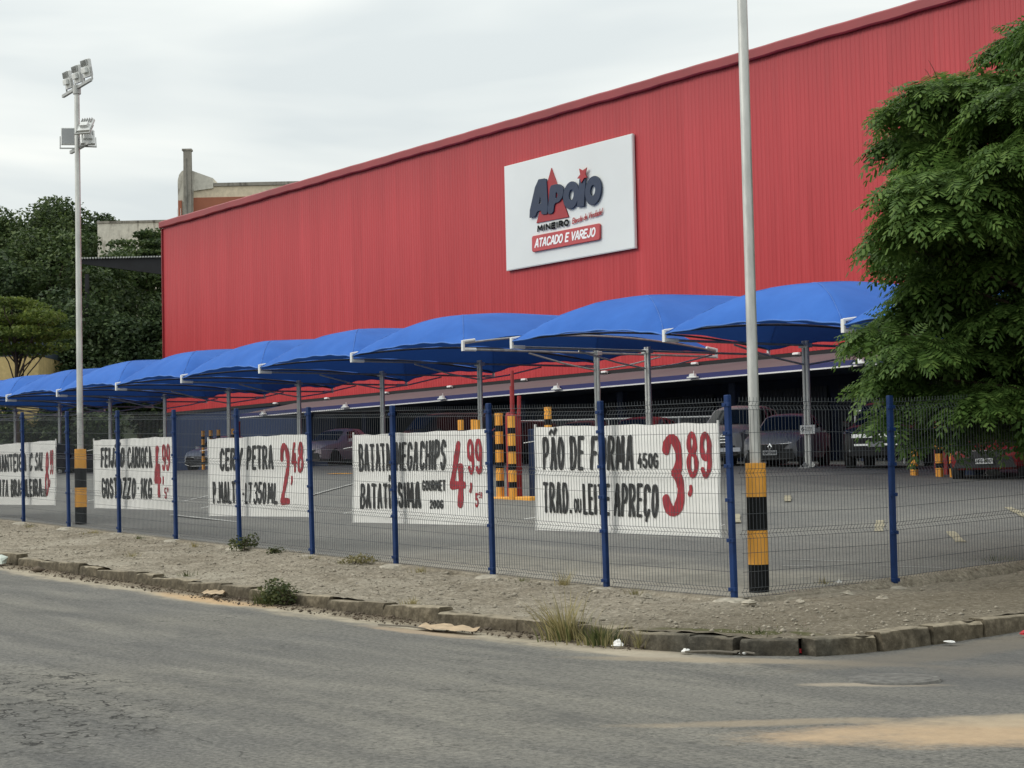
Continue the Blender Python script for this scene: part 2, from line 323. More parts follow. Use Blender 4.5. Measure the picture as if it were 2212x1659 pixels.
plain('stone', (.30, .27, .215), .95, 0, .3, 12); plain('rubble', (.35, .32, .26), .95, 0, .2, 14, .4); plain('card', (.42, .32, .21), .9, 0, .15, 9); plain('paper', (.72, .72, .70), .8, 0, .08, 10); plain('litter_red', (.46, .02, .03), .5, 0, .2, 10); plain('bag', (.50, .56, .50), .45, 0, .12, 8)
plain('line_white', (.34, .34, .325), .85, 0, .22, 3); plain('line_yellow', (.30, .272, .19), .85, 0, .22, 3); plain('iron', (.150, .146, .135), .75, .3, .3, 12, .5)
plain('hydrant_red', (.30, .022, .026), .55, 0, .16, 3)

# ---------------------------------------------------------------- mesh helpers
class MB:
    def __init__(s, o=(0, 0, 0)): s.v = []; s.f = []; s.o = Vector(o)
    def add(s, vs, fs):
        b = len(s.v); s.v += [tuple(x) for x in vs]; s.f += [tuple(i+b for i in f) for f in fs]; return s
    def box(s, x0, x1, y0, y1, z0, z1):
        return s.add([(x0,y0,z0),(x1,y0,z0),(x1,y1,z0),(x0,y1,z0),(x0,y0,z1),(x1,y0,z1),(x1,y1,z1),(x0,y1,z1)],
                     [(0,3,2,1),(4,5,6,7),(0,1,5,4),(1,2,6,5),(2,3,7,6),(3,0,4,7)])
    def cbox(s, x0, x1, y0, y1, z0, z1, c=.02):
        """box with chamfered vertical and top edges"""
        p = [(x0+c,y0),(x1-c,y0),(x1,y0+c),(x1,y1-c),(x1-c,y1),(x0+c,y1),(x0,y1-c),(x0,y0+c)]
        cx, cy = (x0+x1)/2, (y0+y1)/2
        q = [(x+(c if x < cx else -c)*.8, y+(c if y < cy else -c)*.8) for x, y in p]
        vs = [(x,y,z0) for x,y in p]+[(x,y,z1-c) for x,y in p]+[(x,y,z1) for x,y in q]
        fs = [tuple(range(7,-1,-1)), tuple(range(16,24))]
        for a in (0, 8):
            fs += [(a+i, a+(i+1)%8, a+8+(i+1)%8, a+8+i) for i in range(8)]
        return s.add(vs, fs)
    def tube(s, pts, r, n=8, cap=True):
        P = [Vector(p) for p in pts]; rr = r if isinstance(r, (list, tuple)) else [r]*len(P); vs = []; fs = []
        d0 = (P[1]-P[0]).normalized(); ref = Vector((0,0,1)) if abs(d0.z) < .9 else Vector((1,0,0)); a = d0.cross(ref).normalized()
        for i, p in enumerate(P):
            d = (P[min(i+1,len(P)-1)]-P[max(i-1,0)]).normalized()
            a = (a - d*a.dot(d)).normalized(); b = d.cross(a)
            for k in range(n):
                t = 2*math.pi*(k+.5)/n; vs.append(p+(a*math.cos(t)+b*math.sin(t))*rr[i])
        for i in range(len(P)-1):
            for k in range(n): fs.append((i*n+k, i*n+(k+1)%n, (i+1)*n+(k+1)%n, (i+1)*n+k))
        if cap: fs += [tuple(range(n-1,-1,-1)), tuple((len(P)-1)*n+k for k in range(n))]
        return s.add(vs, fs)
    def bar(s, p, q, w, h):
        """rectangular bar from p to q, w across (horizontal), h tall"""
        p, q = Vector(p), Vector(q); d = (q-p).normalized(); ref = Vector((0,0,1)) if abs(d.z) < .95 else Vector((0,1,0))
        a = d.cross(ref).normalized()*w/2; b = a.cross(d).normalized()*h/2
        vs = [x+i*a+j*b for x in (p, q) for i, j in ((-1,-1),(1,-1),(1,1),(-1,1))]
        return s.add(vs, [(0,1,2,3),(7,6,5,4),(0,4,5,1),(1,5,6,2),(2,6,7,3),(3,7,4,0)])
    def lathe(s, prof, n=16, c=(0,0), axis='z'):
        vs = []; fs = []
        for r, h in prof:
            for k in range(n):
                t = 2*math.pi*k/n; x, y = r*math.cos(t), r*math.sin(t)
                vs.append((c[0]+x, c[1]+y, h) if axis == 'z' else (h, c[0]+x, c[1]+y))
        m = len(prof)
        for i in range(m-1):
            for k in range(n): fs.append((i*n+k, i*n+(k+1)%n, (i+1)*n+(k+1)%n, (i+1)*n+k))
        fs += [tuple(range(n-1,-1,-1)), tuple((m-1)*n+k for k in range(n))]
        return s.add(vs, fs)
    def grid(s, P):
        """P: array [a][b][3]"""
        P = np.asarray(P); a, b = P.shape[:2]; vs = P.reshape(-1, 3)
        fs = [(i*b+j, i*b+j+1, (i+1)*b+j+1, (i+1)*b+j) for i in range(a-1) for j in range(b-1)]
        return s.add(vs.tolist(), fs)
    def mesh(s, name, mat, smooth=False, angle=None):
        me = bpy.data.meshes.new(name)
        me.from_pydata([(x-s.o.x, y-s.o.y, z-s.o.z) for x, y, z in s.v], [], s.f)
        if mat: me.materials.append(M[mat] if isinstance(mat, str) else mat)
        if smooth:
            me.polygons.foreach_set('use_smooth', [True]*len(me.polygons))
            if angle: me.set_sharp_from_angle(angle=R(angle))
        me.update(); return me
    def build(s, name, mat, parent=None, smooth=False, angle=None):
        return link(bpy.data.objects.new(name, s.mesh(name, mat, smooth, angle)), parent, s.o if parent is None else None)
def link(o, parent=None, loc=None):
    COL.objects.link(o)
    if parent is not None: o.parent = parent
    elif loc is not None: o.location = loc
    return o
def tag(o, label, cat, group=None, kind=None):
    o['label'] = label; o['category'] = cat
    if group: o['group'] = group
    if kind: o['kind'] = kind
    return o
def struct(o): o['kind'] = 'structure'; return o
def thing(name, loc, label, cat, group=None, rz=0.):
    o = bpy.data.objects.new(name, None); o.empty_display_size = .2; link(o, None, loc); o.rotation_euler[2] = rz
    return tag(o, label, cat, group)
def copy_tree(o, parent=None):
    c = o.copy(); COL.objects.link(c); c.parent = parent
    for ch in o.children: copy_tree(ch, c)
    return c
def npmesh(name, V, F, mat):
    """fast mesh from numpy verts and quads"""
    me = bpy.data.meshes.new(name); V = np.asarray(V, np.float32); F = np.asarray(F, np.int32)
    me.vertices.add(len(V)); me.vertices.foreach_set('co', V.ravel())
    n = F.shape[1]; me.loops.add(F.size); me.loops.foreach_set('vertex_index', F.ravel())
    me.polygons.add(len(F)); me.polygons.foreach_set('loop_start', np.arange(len(F), dtype=np.int32)*n)
    me.materials.append(M[mat]); me.update(calc_edges=True); return me

# ================================================================ SETTING
def sheet(name, us, vs, zf, mat, jit=0., mask=None):
    U, V = np.meshgrid(us, vs, indexing='ij'); Z = zf(U, V)
    if jit:
        rn = np.random.RandomState(3).normal(0, jit, U.shape); Z = Z + rn
    P = np.stack([U, V, Z], -1); b = len(vs); F = []
    a = len(us)
    I = np.arange(a*b).reshape(a, b)
    F = np.stack([I[:-1,:-1], I[1:,:-1], I[1:,1:], I[:-1,1:]], -1).reshape(-1, 4)
    if mask is not None:
        c = P.reshape(-1,3)[F].mean(1); F = F[mask(c[:,0], c[:,1])]
    me = npmesh(name, P.reshape(-1,3), F, mat); me.polygons.foreach_set('use_smooth', [True]*len(me.polygons))
    o = bpy.data.objects.new(name, me); link(o); return struct(o)
cat = np.concatenate
us = cat([np.linspace(-300,-62,60), np.linspace(-60,10,141), np.linspace(14,120,20)])
vs_ = cat([np.linspace(-80,-4,20), np.linspace(-3,26,59), np.linspace(28,150,40)])
sheet('street', us, vs_, lambda u, v: road_z(u, v)+.012*np.sin(u*1.1+v*.7)*np.sin(v*.9-u*.31)-.03*np.clip((np.abs(v-5)-4)/4, 0, 1), 'asphalt')
sheet('ground', np.linspace(-1500,900,49), np.linspace(-900,1500,49), lambda u, v: road_z(np.clip(u,-140,60), 0*v)-.6-.0*u, 'soil')
sheet('hillside', np.linspace(-420,-100,40), np.linspace(20,330,40),
      lambda u, v: Z0-.3+22*np.clip(((-u*.806+v*.592)-132)/45, 0, 1)**1.4+.8*np.sin(u*.13)*np.sin(v*.17), 'hill',
      mask=lambda u, v: (-u*.806+v*.592) > 128)
sheet('parking_lot', cat([np.linspace(-240,-62,40), np.linspace(-60,-15.62,90)]), cat([np.linspace(14.62,36,60), np.linspace(37,110,20)]),
      lambda u, v: lot_z(u, v)+.01*np.sin(u*.8+v*.5), 'lot')
# kerb line: straight along the street, a tight turn, then up the side street
KP = [(-75,11.75),(-14.9,11.75),(-14.1,11.68),(-13.4,11.55),(-12.8,11.58),(-12.3,11.72),(-12.0,11.98),(-11.82,12.35),(-11.75,12.9),(-11.72,14.0),(-11.7,30)]
def kerb_pt(d):
    for (a, b) in zip(KP[:-1], KP[1:]):
        L = math.dist(a, b)
        if d <= L: t = d/L; return (a[0]+(b[0]-a[0])*t, a[1]+(b[1]-a[1])*t), math.atan2(b[1]-a[1], b[0]-a[0])
        d -= L
    return KP[-1], math.pi/2
def side_z(u, v):
    """sidewalk top: from the kerb top up to the foot of the fence"""
    u = np.asarray(u, float); v = np.asarray(v, float)
    t = np.clip((v-11.75)/2.95, 0, 1); zs = (ip(u, RP)+.13)*(1-t)+ip(u, FP)*t
    t2 = np.clip((-11.7-u)/3.85, 0, 1); zr = (-1.68+ip(v, SP)+.13)*(1-t2)+ip(v, FSP)*t2
    k = np.clip((v-13.2)/2.2, 0, 1)*np.clip((u+17.5)/2., 0, 1)
    z = zs*(1-k)+zr*k
    return z+Z0
def bumps(u, v): return .012*np.sin(u*2.3+1.3*np.sin(v*2.1))*np.sin(v*3.1+u*.7)+.016*np.sin(u*.9+v*1.7)
def in_walk(u, v):
    kv = np.interp(u, [p[0] for p in KP[:7]], [p[1] for p in KP[:7]])
    a = (u < -11.76) & (v > kv+.03) & ~((u > -12.0) & (v < 12.35))
    return a & ~((u < -15.72) & (v > 14.9))
walk = sheet('sidewalk', cat([np.arange(-70,-40,.5), np.arange(-40,-11.64,.11)]), cat([np.arange(11.52,15.05,.11), np.arange(15.1,30,.14)]),
             lambda u, v: side_z(u, v)+bumps(u, v), 'dirt', jit=.008, mask=in_walk)
# kerb stones, each its own piece
d = 30.0; k = 0; total = sum(math.dist(a, b) for a, b in zip(KP[:-1], KP[1:]))
rs = random.Random(11)
while d < total-8:
    (x, y), an = kerb_pt(d)
    corner = -15 < x < -11.6 and y < 13.4
    L = rs.uniform(.50, .78) if corner else rs.choice((.62, .8, .95, 1.0, 1.3, 1.5))*rs.uniform(.9, 1.1)
    (x, y), an = kerb_pt(d+L/2); z = float(road_z(x, min(y, 40)))
    top = rs.uniform(.12, .16); h = L/2-(rs.uniform(.004, .022) if corner else rs.choice((.001, .002, .003, .012))); wd = .10; lean = rs.uniform(-.05, .05)+(.06 if corner else 0)
    m = MB(); n = 7; prof = [(-wd*1.10,-.12),(-wd*1.04,top*.5),(-wd*.97,top-.022),(-wd*.78,top),(wd*.9,top+.002),(wd*1.1,top-.02),(wd*1.1,-.12)]
    P = []
    for i in range(n):
        tx = -h+2*h*i/(n-1); q = 1-(.03 if i in (0, n-1) else 0)
        P.append([(tx+rs.uniform(-.006,.006), py*q+lean*(pz)+rs.uniform(-.007,.007), (pz*(q if pz > 0 else 1))+rs.uniform(-.005,.005)-(rs.uniform(0,.03) if rs.random() < .07 else 0)) for py, pz in prof])
    m.grid(P); b = len(prof); m.f += [tuple(range(b-1,-1,-1)), tuple((n-1)*b+i for i in range(b))]
    o = bpy.data.objects.new('kerb_stone', m.mesh('kerb_stone', 'kerb', True, 50)); link(o, walk)
    o.location = (x, y, z-.005); o.rotation_euler = (rs.uniform(-.02,.02), rs.uniform(-.025,.025), an+rs.uniform(-.035,.035)*(2 if corner else 1))
    d += L; k += 1
# loose gravel on the walk and along the gutter
def scatter_stones(name, n, fn, size, mat, label, cat_, seed):
    rn = np.random.RandomState(seed); octa = np.array([(1,0,0),(-1,0,0),(0,1,0),(0,-1,0),(0,0,1),(0,0,-1)], float)
    T = np.array([(0,2,4),(2,1,4),(1,3,4),(3,0,4),(2,0,5),(1,2,5),(3,1,5),(0,3,5)])
    C = fn(rn, n); s = size*np.exp(rn.normal(0, .5, len(C)))
    V = octa[None]*s[:,None,None]*rn.uniform(.6,1.3,(len(C),6,1))*np.array([1,1,.62]); a = rn.uniform(0,6.28,len(C))
    ca, sa = np.cos(a)[:,None], np.sin(a)[:,None]; X = V[...,0]*ca-V[...,1]*sa; Y = V[...,0]*sa+V[...,1]*ca
    V = np.stack([X, Y, V[...,2]], -1)+C[:,None,:]; V[...,2] += (s*.25)[:,None]
    F = (T[None]+np.arange(len(C))[:,None,None]*6).reshape(-1,3)
    o = bpy.data.objects.new(name, npmesh(name, V.reshape(-1,3), F, mat)); link(o); return tag(o, label, cat_, None, 'stuff')
def on_walk(rn, n):
    u = rn.uniform(-42,-11.9,n*2); v = np.where(rn.rand(n*2) < .8, rn.uniform(11.9,14.9,n*2), rn.uniform(14.9,24,n*2))
    ok = in_walk(u, v) & (rn.rand(n*2) < .35+.65*(np.sin(u*1.7+2*np.sin(v*2.2))*np.sin(v*2.6-u*.5)*.5+.5)); u, v = u[ok][:n], v[ok][:n]
    return np.stack([u, v, side_z(u, v)+bumps(u, v)], -1)
scatter_stones('gravel', 9000, on_walk, .011, 'stone', 'loose tan gravel strewn over the bare earth sidewalk', 'gravel', 5)
def in_gutter(rn, n):
    t = rn.rand(n)**1.7*.5; u = rn.uniform(-42,-13.4,n); v = 11.62-t
    return np.stack([u, v, road_z(u, v)-.005], -1)
scatter_stones('gutter_grit', 2600, in_gutter, .012, 'soil', 'brown grit and crumbs lying in the gutter below the kerb', 'grit', 6)
# painted marks on the lot
def mark(name, p, q, wd, mat, label, cat_='road marking'):
    p = np.array(p, float); q = np.array(q, float); dr = (q-p)/np.linalg.norm(q-p); nr = np.array([-dr[1], dr[0]])*wd/2; m = MB(); n = max(2, int(np.linalg.norm(q-p)/.4)); P = []
    for i in range(n+1):
        c = p+(q-p)*i/n; wob = 1+.15*math.sin(i*2.1+p[0])
        P.append([(*(c-nr*wob), float(lot_z(*(c-nr)))+.016), (*(c+nr*wob), float(lot_z(*(c+nr)))+.016)])
    m.grid(P); o = m.build(name, mat); return tag(o, label, cat_)
mark('yellow_dash', (-28.1,28.0), (-26.9,26.8), .15, 'line_yellow', 'faded yellowish paint dash farthest from the corner post, behind the tall pole')
mark('yellow_dash', (-25.5,24.0), (-24.1,22.7), .15, 'line_yellow', 'faded yellowish paint dash between the corner post and the striped pole sleeve')
mark('yellow_dash', (-22.1,24.3), (-20.6,22.6), .15, 'line_yellow', 'faded yellowish paint dash left of the second fence post on the side street')
mark('yellow_dash', (-19.6,23.2), (-18.3,21.9), .15, 'line_yellow', 'faded yellowish paint dash right of the second fence post on the side street')
mark('yellow_dash', (-22.0,27.7), (-19.9,25.7), .15, 'line_yellow', 'long faded paint stroke near the right edge behind the fence')
mark('bay_line', (-41.0,19.9), (-43.5,22.2), .10, 'line_white', 'thin white bay line left of the beer price banner')
mark('bay_line', (-39.4,22.6), (-43.2,26.2), .10, 'line_white', 'thin white bay line between the beer and chips banners')
mark('bay_line', (-36.8,17.6), (-33.2,17.4), .12, 'line_white', 'worn white line behind the bean banner near the fence')
mark('scuffed_line', (-18.7,18.55), (-17.3,19.0), .05, 'line_white', 'scuffed white line in front of the striped corner pole')
mark('scuffed_line', (-18.1,17.88), (-17.7,18.1), .05, 'line_white', 'shortest scuffed white line beside the striped corner pole')
mark('scuffed_line', (-16.9,18.5), (-16.0,18.75), .05, 'line_white', 'scuffed white line by the second side street post')
mark('curb_dash', (-50.6,29.8), (-49.5,29.95), .35, 'yellow', 'small yellow painted block on the asphalt by the champagne sedan', 'wheel stop')
# concrete footing strip under the fence
m = MB()
for a, b in (((-60, 14.75), (-15.6, 14.75)), ((-15.6, 14.8), (-15.6, 28))):
    P = []; n = 60
    for i in range(n+1):
        u = a[0]+(b[0]-a[0])*i/n; v = a[1]+(b[1]-a[1])*i/n; z = float(lot_z(u, 14.75)) if a[1] == b[1] else float(ip(v, FSP))+Z0
        j = .02*math.sin(i*1.7); q = (0, 1) if a[1] == b[1] else (-1, 0)
        zi = z+.022 if a[1] == b[1] else float(lot_z(-15.65, v))+.012
        P.append([(u+q[0]*t, v+q[1]*t, h) for t, h in ((-.17+j, z-.06), (-.12+j, min(z+.03, zi)), (-.02+j, zi), (.16+j, zi), (.19+j, zi-.1))])
    m.grid(P)
struct(m.build('footing_strip', 'dirt'))

# ================================================================ LETTERING
def arc(cx, cy, rx, ry, a0, a1, n=10):
    return [(cx+rx*math.cos(R(a0+(a1-a0)*i/n)), cy+ry*math.sin(R(a0+(a1-a0)*i/n))) for i in range(n+1)]
Ost = arc(.5,.5,.5,.5,90,450,24)
GL = {
 'A':(1,[[(0,0),(.42,1)],[(.58,1),(1,0)],[(.42,1),(.58,1)],[(.2,.32),(.8,.32)]]),
 'B':(1,[[(0,0),(0,1)],[(0,1),(.45,1)]+arc(.45,.77,.45,.23,90,-90)+[(0,.54)],[(.45,.52)]+arc(.48,.26,.52,.26,90,-90)+[(0,0)]]),
 'C':(1,[arc(.5,.7,.5,.3,20,180,9)+[(0,.3)]+arc(.5,.3,.5,.3,180,340,9)]),
 'D':(1,[[(0,0),(0,1)],[(0,1),(.4,1)]+arc(.4,.5,.6,.5,90,-90,14)+[(0,0)]]),
 'E':(.85,[[(0,0),(0,1)],[(0,1),(1,1)],[(0,.53),(.85,.53)],[(0,0),(1,0)]]),
 'F':(.85,[[(0,0),(0,1)],[(0,1),(1,1)],[(0,.5),(.85,.5)]]),
 'G':(1,[arc(.5,.7,.5,.3,20,180,9)+[(0,.3)]+arc(.5,.3,.5,.3,180,350,9),[(1,.26),(1,.46)],[(1,.46),(.58,.46)]]),
 'H':(1,[[(0,0),(0,1)],[(1,0),(1,1)],[(0,.5),(1,.5)]]), 'I':(.12,[[(.5,0),(.5,1)]]),
 'J':(.8,[[(1,1),(1,.3)]+arc(.5,.28,.5,.28,0,-170,9)]), 'K':(1,[[(0,0),(0,1)],[(.95,1),(.06,.45)],[(.3,.58),(1,0)]]),
 'L':(.8,[[(0,0),(0,1)],[(0,0),(1,0)]]), 'M':(1.3,[[(0,0),(.1,1)],[(.1,1),(.5,.25)],[(.5,.25),(.9,1)],[(.9,1),(1,0)]]),
 'N':(1.05,[[(0,0),(0,1)],[(0,1),(1,0)],[(1,0),(1,1)]]), 'O':(1,[Ost]), 'P':(.95,[[(0,0),(0,1)],[(0,1),(.45,1)]+arc(.45,.72,.5,.28,90,-90)+[(0,.44)]]),
 'R':(1,[[(0,0),(0,1)],[(0,1),(.45,1)]+arc(.45,.74,.5,.26,90,-90)+[(0,.48)],[(.4,.46),(1,0)]]),
 'S':(.95,[arc(.5,.76,.48,.24,15,180,8)+arc(.5,.76,.48,.22,180,262,5)+arc(.5,.27,.5,.27,80,-165,12)]),
 'T':(1,[[(.5,0),(.5,1)],[(0,1),(1,1)]]), 'U':(1,[[(0,1),(0,.32)]+arc(.5,.32,.5,.32,180,360,10)+[(1,1)]]), 'V':(1,[[(0,1),(.5,0)],[(.5,0),(1,1)]]),
 'Z':(.95,[[(0,1),(1,1)],[(1,1),(0,0)],[(0,0),(1,0)]]), 'Q':(1,[Ost,[(.6,.25),(1,-.05)]]), 'W':(1.3,[[(0,1),(.25,0)],[(.25,0),(.5,.8)],[(.5,.8),(.75,0)],[(.75,0),(1,1)]]),
 '0':(1,[Ost]), '1':(.35,[[(.6,0),(.6,1)],[(.6,1),(0,.8)]]), '2':(1,[arc(.5,.72,.45,.28,170,-20,11)+[(.06,.0)],[(.06,0),(.95,0)]]),
 '3':(1,[arc(.46,.75,.46,.25,160,-80,12),arc(.46,.26,.52,.27,85,-160,13)]), '4':(1,[[(.55,1),(.0,.32)],[(0,.32),(1,.32)],[(.72,.62),(.72,0)]]),
 '5':(1,[[(.1,1),(.9,1)],[(.1,1),(.08,.55)],[(.08,.55)]+arc(.45,.31,.53,.31,115,-160,13)]), '8':(1,[arc(.5,.77,.38,.23,270,-90,16),arc(.5,.27,.5,.27,90,450,18)]),
 '6':(1,[[(.8,1)]+arc(.5,.3,.5,.3,150,510,20)]), '9':(1,[arc(.5,.7,.46,.3,0,360,16),[(.96,.72)]+arc(.5,.3,.46,.3,5,-150,9)]),
 '7':(.9,[[(0,1),(1,1)],[(1,1),(.35,0)]]), 'X':(1,[[(0,0),(1,1)],[(0,1),(1,0)]]), 'Y':(1,[[(0,1),(.5,.5)],[(1,1),(.5,.5)],[(.5,.5),(.5,0)]]),
 '.':(.16,[[(.5,.0),(.5,.05)]]), ',':(.2,[[(.5,.1),(.2,-.12)]]), '-':(.5,[[(0,.45),(1,.45)]]), '*':(.16,[[(.5,.42),(.5,.48)]]), '!':(.16,[[(.5,.3),(.5,1)],[(.5,0),(.5,.03)]]),
 ' ':(.42,[]),
 'a':(.8,[arc(.45,.27,.4,.27,60,420,14),[(.88,.52),(.88,.1),(1,0)]]), 'r':(.55,[[(.1,.5),(.15,0)],arc(.6,.2,.4,.3,150,50,5)]), 't':(.4,[[(.5,.95),(.4,.1),(.8,0)],[(0,.55),(1,.55)]]),
 'o':(.7,[arc(.5,.27,.45,.27,90,450,14)]), 'd':(.8,[arc(.45,.27,.4,.27,60,420,14),[(.9,1),(.86,.1),(1,0)]]), 'e':(.7,[[(.08,.28),(.9,.32)]+arc(.5,.3,.42,.25,10,320,12)]),
}
GL["'"] = (.3, [[(.75,1),(.9,.55),(.2,0)]]); GL['Ã'] = (1, GL['A'][1]+[[(-.25,1.17),(.15,1.30),(.75,1.16),(1.25,1.32)]]); GL['Ç'] = (1, GL['C'][1]+[[(.5,0),(.42,-.16)]]); GL['Í'] = (.12, GL['I'][1]+[[(.4,1.2),(1.6,1.38)]])
def text_strokes(txt, x0, x1, y0, y1, gap=.36, shear=0., y0b=None, y1b=None):
    """list of polylines filling the box x0..x1 (right end may sit at other heights)"""
    tot = sum(GL[c][0] for c in txt)+gap*(len(txt)-1); sx = (x1-x0)/tot; x = 0; res = []
    y0b = y0 if y0b is None else y0b; y1b = y1 if y1b is None else y1b
    for c in txt:
        wd, st = GL[c]
        for s_ in st:
            pl = []
            for px, py in s_:
                gx = (x+px*wd)/tot; a = y0+(y0b-y0)*gx; b = y1+(y1b-y1)*gx
                pl.append((x0+gx*(x1-x0)+shear*py*(b-a), a+py*(b-a)))
            res.append(pl)
        x += wd+gap
    return res
def ribbon(m, lines, wd, place, rs, lift0=0., step=.0004, rough=.12, depth=None):
    """flat painted strokes with round ends; place(x, y, lift) gives the world point"""
    for li, pl in enumerate(lines):
        lift = lift0+step*(li % 9); P = [np.array(p, float) for p in pl]
        Q = [P[0]]
        for a, b in zip(P[:-1], P[1:]):
            n = max(1, int(np.linalg.norm(b-a)/(wd*.8)))
            Q += [a+(b-a)*i/n for i in range(1, n+1)]
        if len(Q) < 2 or np.linalg.norm(Q[-1]-Q[0]) < 1e-6 and len(Q) < 3: continue
        L_, R_ = [], []
        ph = rs.uniform(0, 6)
        for i, q in enumerate(Q):
            dv = Q[min(i+1,len(Q)-1)]-Q[max(i-1,0)]; dv = dv/(np.linalg.norm(dv)+1e-9); nv = np.array([-dv[1], dv[0]])
            h = wd/2*(1+rough*math.sin(ph+i*1.3)+rs.uniform(-rough, rough)*.5); L_.append(q+nv*h); R_.append(q-nv*h)
        closed = np.linalg.norm(Q[-1]-Q[0]) < 1e-4
        vs = []
        for a, b in zip(L_, R_): vs += [a, b]
        fs = [(2*i, 2*i+1, 2*i+3, 2*i+2) for i in range(len(Q)-1)]
        if not closed:
            for end, sgn in ((0, -1), (len(Q)-1, 1)):
                dv = (Q[min(end+1,len(Q)-1)]-Q[max(end-1,0)]); dv = dv/np.linalg.norm(dv)*sgn; nv = (L_[end]-R_[end])/2; r = np.linalg.norm(nv)
                fan = [Q[end]+nv*math.cos(t)+dv*r*.8*math.sin(t) for t in np.linspace(0, math.pi, 7)[1:-1]]
                b = len(vs); vs += fan; idx = [2*end]+list(range(b, b+5))+[2*end+1]; fs.append(tuple(idx))
        m.add([place(p[0], p[1], lift) for p in vs], fs)

# ================================================================ WAREHOUSE
WB = (-60.0, 45.0, Z0+.4)
bld = thing('warehouse', WB, 'long windowless red ribbed metal warehouse with blue base and grey awning', 'warehouse')
def bm(): return MB(WB)
UL, UR, ZT, ZB = -94.75, -8.0, Z0+15.0, Z0+4.12
# ribbed cladding: trapezoid ribs
m = bm(); xs = []; n = int((UR-UL)/.2)
for i in range(n):
    x = UL+i*.2; xs += [(x,.0), (x+.105,.0), (x+.130,-.011), (x+.175,-.011)]
xs.append((UR, 0.))
P = [[(x, 45+y, z) for z in (ZB, ZB+3.6, ZB+7.2, ZT)] for x, y in xs]; m.grid(P); m.build('red_cladding', 'red', bld)
bm().box(UL-.02, UL+.04, 44.9, 45.05, ZB, ZT-.3).build('corner_trim', 'red_flash', bld)
# capping along the eaves with the slightly dented lower lip
m = bm(); P = []
for i in range(140):
    x = UL-.12+(UR-UL+.2)*i/139; j = .012*math.sin(i*1.9)+.010*math.sin(i*.63)
    P.append([(x, 45.4, ZT+.10+j*.4), (x, 44.86, ZT+.10+j*.5), (x, 44.80, ZT+.04+j*.4), (x, 44.80, ZT-.24+j), (x, 44.84, ZT-.29+j), (x, 44.95, ZT-.29+j)])
m.grid(P).build('roof_capping', 'red_flash', bld)
bm().add([(UL,45.02,ZB),(UL,45.02,ZT),(UL,95,ZT+1.5),(UL,95,ZB-6)], [(0,1,2,3)]).add([(UL,45.3,ZT-.02),(UR,45.3,ZT-.02),(UR,95,ZT+1.5),(UL,95,ZT+1.5)], [(0,1,2,3)]).build('roof', 'roof_dark', bld)
bm().box(UL+.02, -77.4, 45.06, 45.5, Z0-.6, ZB+.02).build('blue_wall', 'wall_blue', bld)
# recessed shop front under the overhang
bm().box(-77.4, UR, 50.0, 50.4, Z0-1, ZB+.4).build('recessed_wall', 'wall_navy', bld)
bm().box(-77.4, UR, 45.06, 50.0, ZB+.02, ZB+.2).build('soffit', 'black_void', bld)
bm().box(-77.45, -77.2, 45.05, 50, Z0-.8, ZB+.01).build('end_wall', 'wall_blue', bld)
bm().box(-77.3, -75.0, 44.6, 44.9, Z0-.6, Z0+3.55).build('blue_panel', 'wall_blue', bld)
bm().box(UL+.05, UR, 45.0, 45.055, ZB-.17, ZB+.005).build('recess_shade', 'black_void', bld)  # dark gap under the red sheeting, its shade put in as a black strip
# dark ribbed roller shutters in the recess
sh = MB(WB)
for a, b in ((-72.5,-66.8), (-66.2,-60.5), (-59.9,-54.2), (-53.6,-47.9), (-47.3,-41.6), (-41.0,-35.3), (-34.7,-29)):
    q = bm(); P = []; nn = int((b-a)/.2)
    for i in range(nn+1):
        x = a+(b-a)*i/nn; P += [[(x, 49.95, Z0-.8), (x, 49.95, Z0+3.2)], [(x+.09, 49.89, Z0-.8), (x+.09, 49.89, Z0+3.2)]]
    q.grid(P).build('shutter', 'shutter_dark', bld)
for x in (-72.8, -66.5, -60.2, -53.9, -47.6, -41.3, -35.0, -28.7):
    bm().cbox(x-.18, x+.18, 44.75, 45.04, Z0-.8, Z0+3.6, .03).build('column', 'wall_navy', bld)
# awning: sloping grey sheet, navy valance, white edge
AL = -79.8
m = bm(); na = 60
P = [[(AL+(UR-AL)*i/na, v, Z0+3.98+(v-45.0)*.1867+.03*math.sin(i*2.2)*(45-v)/3*.4) for v in (45.0, 44.2, 43.4, 42.6, 42.0)] for i in range(na+1)]
m.grid(P); aw = m.build('awning_sheet', 'awning_grey', bld)
bm().box(AL, UR, 41.96, 42.0, Z0+3.275, Z0+3.44).build('valance', 'valance', bld)
bm().box(AL-.02, UR, 41.93, 42.01, Z0+3.225, Z0+3.272).build('white_edge', 'white_trim', bld)
bm().add([(AL,42.0,Z0+3.25),(AL,42.0,Z0+3.42),(AL,45.0,Z0+3.97),(AL,45.0,Z0+3.25)], [(0,1,2,3)]).build('awning_end', 'wall_navy', bld)
bm().box(AL+.05, UR, 42.02, 44.98, Z0+3.235, Z0+3.26).build('awning_ceiling', 'shutter_dark', bld)
